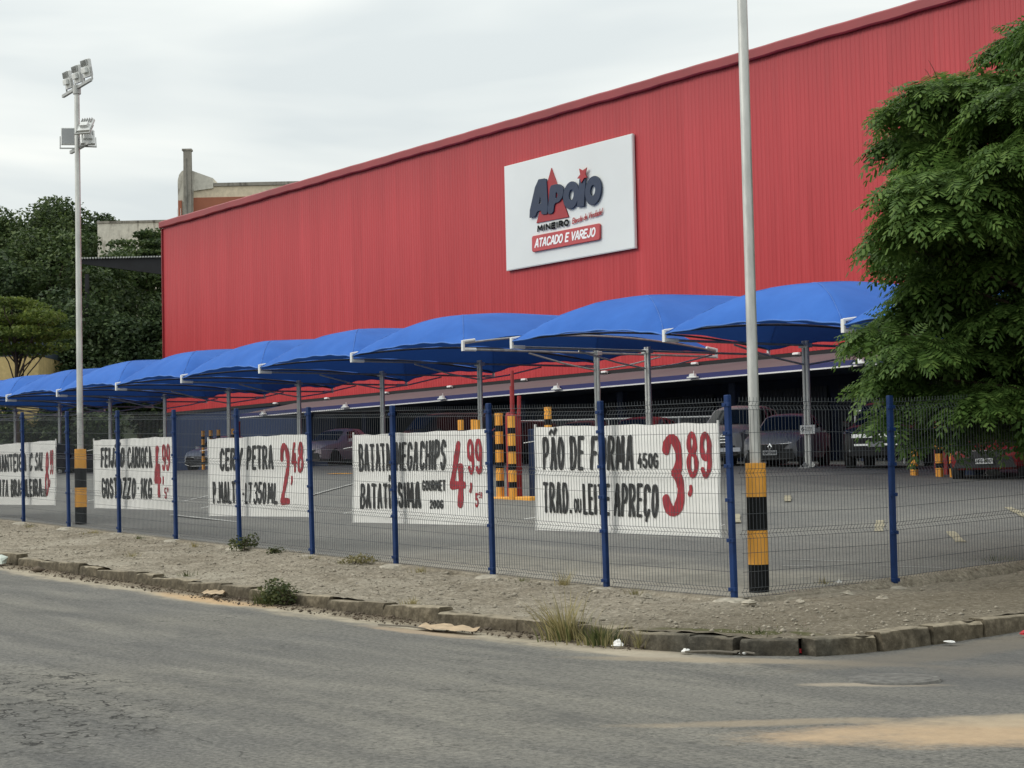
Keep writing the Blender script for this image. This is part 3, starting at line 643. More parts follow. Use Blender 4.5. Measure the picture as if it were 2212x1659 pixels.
# little lamps under the red sheeting
names = ['first', 'second', 'third', 'fourth', 'fifth', 'sixth', 'seventh', 'eighth']
for i, x in enumerate((-81.49, -76.31, -70.91, -65.65, -60.16, -54.87, -49.6, -44.37)):
    m = MB((x, 44.9, Z0+4.05)); m.cbox(x-.15, x+.15, 44.76, 44.9, Z0+4.03, Z0+4.10, .02); m.bar((x,44.9,Z0+4.06), (x,45.0,Z0+4.02), .06, .05)
    tag(m.build('wall_lamp', 'white_trim'), f'{names[i]} small pale lamp from the left along the lower edge of the red wall', 'lamp', 'lamps under the red sheeting')
fl = None
for i, x in enumerate((-77.26, -69.62, -61.87, -54.11, -46.41, -38.69)):
    b = (x, 41.9, Z0+3.28)
    t = thing('awning_floodlight', b, f'{names[i]} small white floodlight from the left on the white awning edge', 'floodlight', 'floodlights along the awning edge')
    MB(b).cbox(x-.24, x+.24, 41.76, 41.92, Z0+3.29, Z0+3.34, .02).add([(x-.14,41.78,Z0+3.34),(x+.14,41.78,Z0+3.34),(x+.14,41.9,Z0+3.34),(x-.14,41.9,Z0+3.34),(x-.11,41.8,Z0+3.44),(x+.11,41.8,Z0+3.44),(x+.11,41.9,Z0+3.44),(x-.11,41.9,Z0+3.44)], [(4,5,6,7),(0,1,5,4),(1,2,6,5),(2,3,7,6),(3,0,4,7)]).build('housing', 'lamp_white', t)
    MB(b).bar((x,41.9,Z0+3.3), (x,41.9,Z0+3.54), .02, .02).build('bracket', 'white_paint', t)

# ================================================================ SHOP SIGN
SX, SZ, SW, SH, SV = -61.2, Z0+8.74, 8.35, 4.39, 44.82
sg = thing('shop_sign', (SX, SV, SZ), 'large white rectangular sign with navy and red raised logo on the red wall', 'sign')
m = MB((SX, SV, SZ)); m.box(SX, SX+SW, SV, SV+.10, SZ, SZ+SH); m.build('panel', 'sign_white', sg)
m = MB((SX, SV, SZ))
for x0, x1, z0, z1 in ((-.03,SW+.03,-.03,0),(-.03,SW+.03,SH,SH+.03),(-.03,0,0,SH),(SW,SW+.03,0,SH)): m.box(SX+x0, SX+x1, SV+.02, SV+.12, SZ+z0, SZ+z1)
m.build('frame', 'sign_white', sg)
def solid(name, outer, holes, off, th, mat, parent):
    """extruded letter shape standing off the panel"""
    cu = bpy.data.curves.new(name, 'CURVE'); cu.dimensions = '2D'; cu.fill_mode = 'BOTH'; cu.extrude = th/2; cu.bevel_depth = .012; cu.bevel_resolution = 1
    for pl in [outer]+holes:
        s_ = cu.splines.new('POLY'); s_.points.add(len(pl)-1); s_.use_cyclic_u = True
        for p_, (x, y) in zip(s_.points, pl): p_.co = (x, y, 0, 1)
    tmp = bpy.data.objects.new('tmp', cu); COL.objects.link(tmp); dg = bpy.context.evaluated_depsgraph_get(); dg.update()
    me = bpy.data.meshes.new_from_object(tmp.evaluated_get(dg)); bpy.data.objects.remove(tmp); bpy.data.curves.remove(cu)
    me.transform(Matrix.Rotation(math.pi/2, 4, 'X')); me.materials.clear(); me.materials.append(M[mat])
    o = bpy.data.objects.new(name, me); link(o, parent); o.location = (0, -off-th/2, 0); return o
def rnd(pl, n=2):
    for _ in range(n):
        q = []
        for a, b in zip(pl, pl[1:]+pl[:1]): q += [(a[0]*.8+b[0]*.2, a[1]*.8+b[1]*.2), (a[0]*.2+b[0]*.8, a[1]*.2+b[1]*.8)]
        pl = q
    return pl
LA = [(2.37,3.49),(2.99,3.46),(3.02,3.29),(3.08,1.99),(2.64,2.02),(2.64,2.19),(2.34,2.19),(2.21,1.98),(1.73,2.0)]
LPp = [(3.26,3.1),(3.59,3.12),(3.9,3.08),(4.07,2.97),(4.14,2.79),(4.08,2.56),(3.84,2.38),(3.52,2.36),(3.43,1.97),(3.04,1.98),(3.16,2.51)]
def ellip(cx, cy, rx, ry, sh, n=28): return [(cx+rx*math.cos(t)+sh*ry*math.sin(t), cy+ry*math.sin(t)) for t in np.linspace(0, 2*math.pi, n, endpoint=False)]
solid('logo_triangle', [(3.3,3.82),(4.36,1.7),(2.23,1.73)], [], .01, .03, 'logo_red', sg)
solid('logo_letter', rnd(LA, 1), [[(2.57,2.80),(2.43,2.47),(2.66,2.47)]], .05, .04, 'logo_navy', sg)
solid('logo_letter', rnd(LPp, 1), [rnd([(3.63,2.81),(3.72,2.78),(3.76,2.68),(3.72,2.56),(3.59,2.52)], 1)], .055, .04, 'logo_navy', sg)
solid('logo_letter', ellip(4.61,2.535,.5,.545,.08), [ellip(4.635,2.545,.165,.225,.12)], .05, .04, 'logo_navy', sg)
solid('logo_letter', [(5.2,3.1),(5.57,3.11),(5.44,1.98),(5.0,2.02)], [], .055, .04, 'logo_navy', sg)
solid('logo_letter', ellip(6.035,2.525,.5,.565,.08), [ellip(6.01,2.53,.165,.225,.12)], .05, .04, 'logo_navy', sg)
solid('logo_star', [(5.25,3.5),(5.46,3.4),(5.69,3.47),(5.6,3.25),(5.71,3.1),(5.55,3.1),(5.35,2.94),(5.3,3.11),(5.12,3.15),(5.31,3.27)], [], .105, .03, 'logo_red', sg)
solid('slogan_box', rnd([(1.96,1.19),(6.38,1.17),(6.36,.55),(1.95,.55)], 1) and [(2.02,1.19),(6.32,1.17),(6.38,1.11),(6.36,.61),(6.30,.55),(2.01,.55),(1.95,.61),(1.96,1.13)], [], .02, .07, 'logo_box', sg)
def sign_place(x, y, l): return (SX+x, SV-l, SZ+y)
rs = random.Random(3)
def sign_text(name, txt, box, wd, mat, lift, gap=.36, shear=0., yb=None):
    m = MB((SX, SV, SZ)); ribbon(m, text_strokes(txt, box[0], box[1], box[2], box[3], gap, shear, *(yb or (None, None))), wd, sign_place, rs, lift, .0015, .02); return m.build(name, mat, sg)
sign_text('slogan_lettering', 'ATACADO E VAREJO', (2.16, 6.06, .72, 1.03), .075, 'logo_white', .106, .30, .25)
sign_text('name_lettering', 'MINEIRO', (2.30, 4.36, 1.37, 1.575), .085, 'band_black', .05, .5)
sign_text('script_lettering', 'Barato de Verdade!', (4.60, 6.50, 1.39, 1.60), .042, 'logo_red', .05, .16, .25, (1.52, 1.76))

# ================================================================ CARPORTS
TZ = [(-104,4.15),(-91.5,4.06),(-79.4,4.0),(-73.5,3.92),(-67.4,3.88),(-61.6,3.85),(-55.6,3.85),(-49.5,3.84),(-43.2,3.77),(-40.8,3.67),(-34.4,3.38),(-28.3,3.14),(-22.3,2.92)]
def tube_z(u): return float(ip(u, TZ))+Z0
VC, VH = 35.0, 5.0
def bow(t): return .17+.36*(1-t*t)
left_row = [-43.2, -49.45, -55.6, -61.7, -67.6, -73.7, -79.6, -85.7, -91.7, -97.7]
right_row = [-28.2, -34.3, -40.8]
ordn = ['first','second','third','fourth','fifth','sixth','seventh','eighth','ninth','tenth','eleventh']
def carport_frame(u, label, sign=False):
    zt = tube_z(u); zg = float(lot_z(u, VC)); b = (u, VC, zg); t = thing('carport_frame', b, label, 'carport frame', 'carport frames')
    m = MB(b)
    for dx in (-.062, .062): m.tube([(u+dx, VC, zg-.05), (u+dx, VC, zt+.12)], .058, 10)
    m.build('pole', 'galv', t, True, 40)
    m = MB(b); m.cbox(u-.2, u+.2, VC-.2, VC+.2, zg, zg+.025, .01)
    for dx, dy in ((-.15,-.15),(.15,-.15),(.15,.15),(-.15,.15)): m.tube([(u+dx,VC+dy,zg+.02),(u+dx,VC+dy,zg+.07)], .015, 6)
    for a in range(4):
        c, s_ = math.cos(a*math.pi/2), math.sin(a*math.pi/2); m.bar((u+c*.1, VC+s_*.1, zg+.12), (u+c*.19, VC+s_*.19, zg+.03), .012, .14)
    m.build('base_plate', 'galv', t)
    MB(b).tube([(u, VC-VH+.02, zt), (u, VC+VH-.02, zt)], .036, 8).build('arm', 'galv_dull', t, True, 40)
    m = MB(b); m.tube([(u, VC+VH*q, zt+bow(q)) for q in np.linspace(-1, 1, 21)], .032, 8); m.build('bow', 'galv_dull' if sign else 'lamp_dark', t, True, 40)  # bows beneath the cloth get a darker colour to stand for its shade
    for s_ in (-1, 1):
        m = MB(b); y = VC+s_*VH
        m.cbox(u-.05, u+.05, y-.035, y+.035, zt-.05, zt+.26, .008)
        m.tube([(u, y-s_*.02, zt+.235), (u, y-s_*.42, zt+bow(1-.42/VH)+.06)], .045, 8); m.tube([(u, y-s_*.02, zt), (u, y-s_*.45, zt)], .055, 8)
        m.build('end_bracket', 'white_paint', t)
        MB(b).tube([(u, VC+s_*.1, zt-.52), (u, VC+s_*1.2, zt-.36), (u, VC+s_*2.6, zt-.06)], .027, 8).build('brace', 'galv', t, True, 40)
    m = MB(b); m.cbox(u-.17, u+.17, VC-.10, VC+.10, zt-.07, zt+.05, .01); m.build('collar', 'galv', t)
    return t
def canopy(u0, u1, label):
    n, k = 44, 64; P = []; ph = u0*1.7; am = 1+.06*math.sin(u0*2.3)
    for i in range(n+1):
        s_ = -1+2*i/n; u = u0+(u1-u0)*(s_+1)/2; zt = tube_z(u0)*(1-s_)/2+tube_z(u1)*(1+s_)/2; row = []
        for j in range(k+1):
            t = -1+2*j/k; q = max(0, (abs(t)-.56)/.44)
            lift = .88*(1-max(abs(s_), q)**1.7)+.20*q*(1-s_*s_)
            edge = .22*(1-s_*s_)*(abs(t)**10)*(-1 if t > 0 else 1)
            wr = .014*math.sin(s_*17+ph)*abs(t)**5+.012*math.sin(t*19+ph*2)*abs(s_)**6+.010*math.sin((s_+t)*9+ph)*(1-q)       # tension creases
            row.append((u, VC+t*VH+edge, zt+bow(t)-.07*abs(t)**8+.05+lift*am+wr*(1-.0*q)))
        P.append(row)
    b = ((u0+u1)/2, VC, float(lot_z((u0+u1)/2, VC)))
    m = MB(b); m.grid(P); o = m.build('shade_canopy', 'cloth', None, True)
    tag(o, label, 'canopy', 'blue parking canopies')
    for j in (0, k):      # stitched hem along both open edges
        MB(b).tube([(p[0], p[1], p[2]-.004) for p in [P[i][j] for i in range(n+1)]], .022, 5).build('hem', 'hem_blue', o, True)
    h = n//2; q0 = int(round(k*.22))      # raised seams on the ridge and down the four hips
    MB(b).tube([tuple(np.array(P[h][j])+(0,0,.004)) for j in range(q0, k-q0+1)], .014, 5).build('seam', 'hem_blue', o, True)
    for a_ in (0, n):
        for c_, d_ in ((0, q0), (k, k-q0)):
            pts = []
            for i_ in range(h+1):
                t_ = i_/h; i0 = int(a_+(i_ if a_ == 0 else -i_)); jf = c_+(d_-c_)*t_; j0 = min(k-1, int(jf)); fr = jf-j0
                pts.append(tuple(np.array(P[i0][j0])*(1-fr)+np.array(P[i0][j0+1])*fr+(0, 0, .006)))
            MB(b).tube(pts[::2], .010, 5).build('seam', 'hem_blue', o, True)
    return o
for i, u in enumerate(left_row):
    carport_frame(u, 'bare front steel carport frame at the near end of the long canopy row' if i == 0 else f'steel carport frame, {ordn[i]} from the near end of the long canopy row', i == 0)
for i, (a, b) in enumerate(zip(left_row[1:], left_row[:-1])): canopy(a+.02, b-.02, f'blue fabric canopy, {ordn[i]} from the near end of the long row')
for u, l in zip(right_row, ('steel carport frame half hidden by the tree beside the striped posts', 'steel carport frame with the white notice on its pole', 'steel carport frame at the left end of the nearer canopy pair')): carport_frame(u, l)
canopy(-40.78, -34.32, 'large blue fabric canopy left of the tall plain pole'); canopy(-34.28, -28.22, 'largest blue fabric canopy partly behind the tall plain pole and tree'); canopy(-28.18, -22.3, 'blue fabric canopy hidden behind the tree at the right')
# notice on the pole
u = -34.17; zb = Z0+.99
nb = thing('notice_board', (u, 34.86, zb), 'small white notice with dark emblem on the carport pole before the dark hatchback', 'sign')
MB((u,34.86,zb)).cbox(u-.27, u+.27, 34.85, 34.87, zb, zb+.235, .004).build('panel', 'white_paint', nb)
m = MB((u,34.86,zb)); ribbon(m, [arc(-.16,.13,.045,.05,60,330,12), [(-.16,.16),(-.14,.11),(-.11,.12)]], .022, lambda x, y, l: (u+x, 34.848-l, zb+y), random.Random(1), .001, .0005, .05)
for k_ in range(3): ribbon(m, [[(-.07,.165-.035*k_),(.19,.165-.035*k_)]], .014, lambda x, y, l: (u+x, 34.848-l, zb+y), random.Random(1), .001, .0005, .3)
m.build('emblem', 'band_black', nb)

# ================================================================ FENCE
fence = thing('wire_fence', (-15.6, 14.7, Z0-1.5), 'blue post welded wire fence around the parking lot corner', 'fence')
FB = (-15.6, 14.7, Z0-1.5)
def fmb(): return MB(FB)
post_m = MB(); post_m.cbox(-.04, .04, -.03, .03, -.05, 2.42, .008); post_me = post_m.mesh('post', 'post_blue')
clamp_m = MB(); clamp_m.cbox(-.062, .062, -.042, .0, -.022, .022, .004); clamp_m.tube([(0,-.05,0),(0,-.035,0)], .012, 6); clamp_me = clamp_m.mesh('clamp', 'post_blue')
def z_street(u): return float(ip(u, FP))+Z0
def z_side(v): return float(ip(v, FSP))+Z0
rs = random.Random(21)
def put_post(x, y, z, rz):
    o = bpy.data.objects.new('post', post_me); link(o, fence); o.location = (x-FB[0], y-FB[1], z-FB[2]); o.rotation_euler = (rs.uniform(-.006,.006), rs.uniform(-.022,-.012) if rz == 0 else rs.uniform(-.004,.004), rz)
    if rz: o.rotation_euler = (rs.uniform(.004,.012), rs.uniform(-.006,.006), rz)
    for h in (.12, .72, 1.16, 1.58, 2.0, 2.3):
        c = bpy.data.objects.new('clamp', clamp_me); link(c, o); c.location = (0, 0, h+rs.uniform(-.03,.03)); c.rotation_euler[2] = math.pi if rs.random() < 0 else 0
    m = fmb(); n = 9; P = []
    for r_, h_ in ((.02,.035),(.11,.028),(.19,.004),(.24,-.03)): P.append([(x+r_*(1+.35*rs.random())*math.cos(6.283*i/n), y-.05+r_*.8*(1+.35*rs.random())*math.sin(6.283*i/n), z+h_) for i in range(n)])
    for ring in P: ring.append(ring[0])
    m.grid(P); m.build('footing', 'rubble', fence)
fold = [(.06,1),(.74,1),(1.46,1),(2.26,1)]
hz = []; zprof = [(0.,0.)]
for zc, dr in fold:
    zprof += [(zc-.05,0.), (zc,.035), (zc+.05,0.)]; hz += [(zc-.05,0.), (zc,.035), (zc+.05,0.)]
zprof.append((2.36, 0.)); hz += [(z, 0.) for z in (.30, .52, .98, 1.22, 1.70, 1.94)]
def panel(p, q, zp, zq, nrm):
    """wire mesh panel from p to q (ground points), V folds pushed along nrm"""
    m = fmb(); L = math.dist(p, q); n = int(L/.056); r = .0034
    dx, dy = (q[0]-p[0])/L, (q[1]-p[1])/L
    ss = np.linspace(.02, L-.02, n); zz = np.array([a for a, _ in zprof]); fo = np.array([b for _, b in zprof]); K = len(zz)
    lean = -.015*zz if abs(dx) > .5 else 0*zz
    V = []; F = []
    for s_ in ss:
        bz = zp+(zq-zp)*s_/L+.03; base = len(V)
        for zc, f_, ln in zip(zz, fo, lean):
            cx, cy = p[0]+dx*s_+nrm[0]*f_+ln, p[1]+dy*s_+nrm[1]*f_
            V += [(cx-dx*r, cy-dy*r, bz+zc), (cx+nrm[0]*r, cy+nrm[1]*r, bz+zc), (cx+dx*r, cy+dy*r, bz+zc), (cx-nrm[0]*r, cy-nrm[1]*r, bz+zc)]
        for i in range(K-1):
            for k_ in range(4): a = base+i*4; F.append((a+k_, a+(k_+1)%4, a+4+(k_+1)%4, a+4+k_))
    m.add(V, F)
    for zc, f_ in hz:
        ln = -.015*zc if abs(dx) > .5 else 0; off = f_-.007
        m.tube([(p[0]+nrm[0]*off+ln, p[1]+nrm[1]*off, zp+.03+zc), (q[0]+nrm[0]*off+ln, q[1]+nrm[1]*off, zq+.03+zc)], .0036, 4, False)
    m.build('mesh_panel', 'wire', fence)
PU = [-15.68]+[-15.55-2.5*i for i in range(1, 13)]
for u in PU: put_post(u, 14.7, z_street(u), 0)
for a, b in zip(PU[1:], PU[:-1]): panel((a+.05, 14.73), (b-.05, 14.73), z_street(a), z_street(b), (0, 1))
PV = [14.7, 17.32, 20.35, 22.9, 25.4]
for v in PV[1:]: put_post(-15.55, v, z_side(v), math.pi/2)
for a, b in zip(PV[:-1], PV[1:]): panel((-15.58, a+.05), (-15.58, b-.05), z_side(a), z_side(b), (-1, 0))

# ================================================================ BANNERS
def banner(corners, texts, label, seed):
    """corners: (u, z) top left, top right, bottom right, bottom left; texts in fractions of the sheet"""
    (ax, az), (bx, bz), (cx, cz), (dx, dz) = corners; BV = 14.84; rs = random.Random(seed); ph = rs.uniform(0, 6)
    b = ((dx+cx)/2, BV, (dz+cz)/2+Z0); t = thing('price_banner', b, label, 'banner', 'price banners tied inside the fence')
    def pl(s_, q, lift):
        x = (ax*(1-s_)+bx*s_)*q+(dx*(1-s_)+cx*s_)*(1-q); z = (az*(1-s_)+bz*s_)*q+(dz*(1-s_)+cz*s_)*(1-q)
        z -= (.012*math.sin(s_*math.pi*3.3+ph)**2+.006*math.sin(s_*math.pi*7.7+ph*2.3)**2)*q**6
        y = BV+.015*math.sin(s_*9+ph+q*2)+.007*math.sin(s_*23+q*5+ph)*q+.005*math.sin(s_*7-q*9+ph)-lift
        return (x, y, z+Z0)
    m = MB(b); m.grid([[pl(i/70, j/22, 0) for j in range(23)] for i in range(71)]); m.build('sheet', 'banner', t, True)
    W_, H_ = bx-ax, az-dz
    for tx in texts:      # each painted word or figure its own part
        name, s_, x0, x1, y0, y1, wd = tx[:7]; gap = tx[7] if len(tx) > 7 else .5; h = wd*H_/2; m = MB(b)
        sw = sum(GL[c][0] for c in s_); BW = (x1-x0)*W_; n_ = len(s_)
        st = min(wd*H_, .262*BW/(sw*.8+.2*n_)*1.25) if n_ > 1 else wd*H_; h = st/2
        if n_ > 1: kk = (BW-st-(n_-1)*1.3*st)/sw; gap = 1.3*st/max(kk, 1e-3)
        ribbon(m, text_strokes(s_, x0*W_+h, x1*W_-h, y0*H_+h, y1*H_-h, gap), st, lambda x, y, l: pl(x/W_, y/H_, l), rs, .008, .0006, .14)
        m.build(name, 'paint_black' if name == 'lettering' else 'paint_red', t)
    for s_ in (.006, .994): MB(b).tube([pl(s_, q, .0) for q in np.linspace(-.005, 1.03, 9)], .016, 6).build('end_rod', 'white_paint', t)   # sewn rod pockets
    for s_, q, dr in ((0, .86, -1), (0, .12, -1), (1, .88, 1), (1, .1, 1)):
        p = pl(s_, q, 0); MB(b).tube([p, (p[0]+dr*.14, p[1]-.08, p[2]+.02*dr)], .006, 5).build('cable_tie', 'white_paint', t)
    return t
L_, P_ = 'lettering', 'price'
banner([(-19.70,.69),(-15.99,.61),(-16.02,-.77),(-19.75,-.72)],
 [(L_,'PÃO DE FORMA',.05,.565,.575,.905,.062,.52),(L_,'450G',.585,.69,.595,.74,.026,.5),(L_,'TRAD.',.05,.225,.165,.465,.062,.5),(L_,'OU',.235,.28,.175,.315,.026,.55),(L_,'LEITE',.29,.44,.16,.455,.062,.5),(L_,'APREÇO',.46,.69,.15,.46,.062,.45),
  (P_,'3',.71,.825,.17,.915,.10),(P_,'89',.838,.962,.51,.925,.055,.45),(P_,"'",.838,.868,.345,.46,.045)], 'white banner reading PÃO DE FORMA with red price 3,89, rightmost of the row', 1)
banner([(-24.49,.73),(-20.73,.70),(-20.78,-.67),(-24.51,-.65)],
 [(L_,'BATATA',.05,.305,.575,.895,.066,.42),(L_,'MEGA',.345,.51,.575,.90,.062,.42),(L_,'CHIPS',.52,.70,.575,.91,.060,.5),(L_,'BATATÍ',.06,.30,.155,.445,.066,.42),(L_,'SSIMA',.31,.53,.165,.46,.066,.42),(L_,'GOURMET',.54,.70,.355,.475,.020,.45),(L_,'200G',.59,.685,.165,.265,.022,.5),
  (P_,'4',.725,.835,.17,.90,.085),(P_,'99',.845,.95,.525,.905,.052,.42),(P_,"'",.852,.875,.33,.45,.042),(P_,'5',.895,.92,.185,.335,.024),(P_,'59',.92,.945,.28,.345,.010)], 'white banner reading BATATA MEGA CHIPS with red price 4,99, second from the right', 2)
banner([(-29.48,.82),(-25.80,.80),(-25.85,-.57),(-29.52,-.57)],
 [(L_,'CERV',.13,.36,.575,.87,.058,.5),(L_,'PETRA',.40,.655,.575,.885,.056,.5),(L_,'P.MALTE',.05,.34,.155,.445,.062,.4),(L_,'*',.365,.385,.23,.34,.045),(L_,'LT',.39,.455,.155,.425,.054,.35),(L_,'350',.47,.59,.15,.43,.054,.32),(L_,'ML',.60,.70,.15,.42,.054,.4),
  (P_,'2',.72,.825,.145,.90,.085),(P_,'48',.835,.945,.525,.91,.046,.4),(P_,"'",.825,.85,.375,.50,.04)], 'white banner reading CERV PETRA with red price 2,48, middle of the five', 3)
banner([(-34.58,.95),(-30.81,.91),(-30.85,-.47),(-34.61,-.43)],
 [(L_,'FEIJÃO',.10,.40,.585,.885,.056,.42),(L_,'CARIOCA',.435,.73,.57,.88,.052,.38),(L_,'GOSTOZZO',.11,.535,.14,.445,.054,.42),(L_,'*',.55,.57,.25,.34,.045),(L_,'1KG',.59,.73,.14,.44,.050,.45),
  (P_,'4',.755,.85,.155,.885,.085),(P_,'99',.855,.945,.53,.905,.046,.42),(P_,"'",.86,.88,.34,.465,.04),(P_,'5',.885,.91,.15,.305,.022),(P_,'99',.915,.935,.24,.31,.010)], 'white banner reading FEIJÃO CARIOCA with red price 4,99, beside the floodlight mast', 4)
banner([(-41.55,1.01),(-36.57,1.01),(-36.60,-.37),(-41.57,-.35)],
 [(L_,'MANTEIGA',.30,.68,.53,.83,.054,.36),(L_,'C',.715,.75,.53,.83,.05),(L_,'SAL',.775,.865,.53,.83,.05,.4),(L_,'NATA BRASILEIRA',.28,.855,.125,.415,.052,.34),(L_,'500G',.858,.905,.125,.255,.02,.45),
  (P_,'8',.885,.925,.13,.83,.05),(P_,'99',.935,.975,.47,.86,.032,.42),(P_,"'",.925,.94,.27,.40,.03)], 'white banner reading MANTEIGA with red price 8,99, cut by the left edge', 5)

# ================================================================ MASTS
def mast(b, h, r0, r1, label, lights):
    t = thing('floodlight_mast', b, label, 'light mast', 'light masts behind the fence'); x, y, z = b
    m = MB(b); m.tube([(x,y,z+1.5),(x,y,z+3),(x,y,z+h*.6),(x,y,z+h)], [r0, r0*.97, (r0+r1)/2, r1], 14); m.build('shaft', 'galv', t, True, 40)
    for i in range(4):
        m = MB(b); zz = z-.03+i*.41; rr = .122+.002*(i % 2)
        m.lathe([(rr, zz), (rr, zz+.41), (rr-(.02 if i == 3 else .0), zz+.412)], 18, (x, y)); m.build('sleeve_band', 'yellow' if i % 2 else 'band_black', t, True, 50)
    if lights:
        def lamp(px, py, pz, tilt, rz):
            Mx = Matrix.Translation((px, py, pz)) @ Matrix.Rotation(rz, 4, 'Z') @ Matrix.Rotation(tilt, 4, 'X') @ Matrix.Scale(.62, 4)
            def tr(mm): mm.v = [tuple(Mx @ Vector(p)) for p in mm.v]; return mm
            f = tr(MB(b).cbox(-.24, .24, -.06, .06, -.30, .30, .02)); lo = f.build('lamp_body', 'lamp_white', t)
            tr(MB(b).cbox(-.15, .15, -.17, -.06, -.16, .02, .015)).build('driver_box', 'lamp_white', lo)
            q = MB(b)
            for k_ in range(5): q.box(-.19+.09*k_, -.175+.09*k_, -.115, -.06, .07, .28)
            tr(q).build('cooling_fins', 'galv_dull', lo)
            tr(MB(b).box(-.21, .21, .061, .075, -.27, .27)).build('lens', 'lamp_glass', lo)
            tr(MB(b).bar((-.27,0,0), (-.27,-.02,-.42), .03, .05).bar((.27,0,0), (.27,-.02,-.42), .03, .05).bar((-.29,-.02,-.42), (.29,-.02,-.42), .05, .04)).build('yoke', 'galv_dull', lo)
        for k_ in range(3): lamp(x-.5+.5*k_, y+.02, z+h+.21+.03*k_, R(10), R(3*k_))
        MB(b).bar((x-.76, y, z+h-.11), (x+.76, y, z+h-.03), .06, .06).build('crossarm', 'galv_dull', t)
        lamp(x-.38, y-.05, z+h-1.06, R(5), R(-118)); lamp(x+.36, y+.05, z+h-.94, R(-38), R(38)); lamp(x+.20, y+.15, z+h-1.16, R(-30), R(70))
        MB(b).bar((x-.5, y+.06, z+h-1.38), (x+.5, y+.06, z+h-1.32), .06, .07).build('crossarm', 'galv_dull', t)
        MB(b).lathe([(r1+.03, z+h-.2), (r1+.03, z+h-.02)], 12, (x, y)).build('collar', 'galv_dull', t)
    else:
        MB(b).bar((x-.9, y, z+h-.1), (x+.9, y, z+h-.1), .07, .07).build('crossarm', 'galv_dull', t)
    return t
mast((-36.47, 15.35, float(lot_z(-36.47, 15.35))-.02), 9.45, .068, .056, 'slim galvanised mast with white floodlights and striped yellow black base', True)
mast((-16.03, 15.44, Z0-1.50), 11.5, .068, .058, 'tall plain galvanised pole with striped sleeve behind the corner post', False)

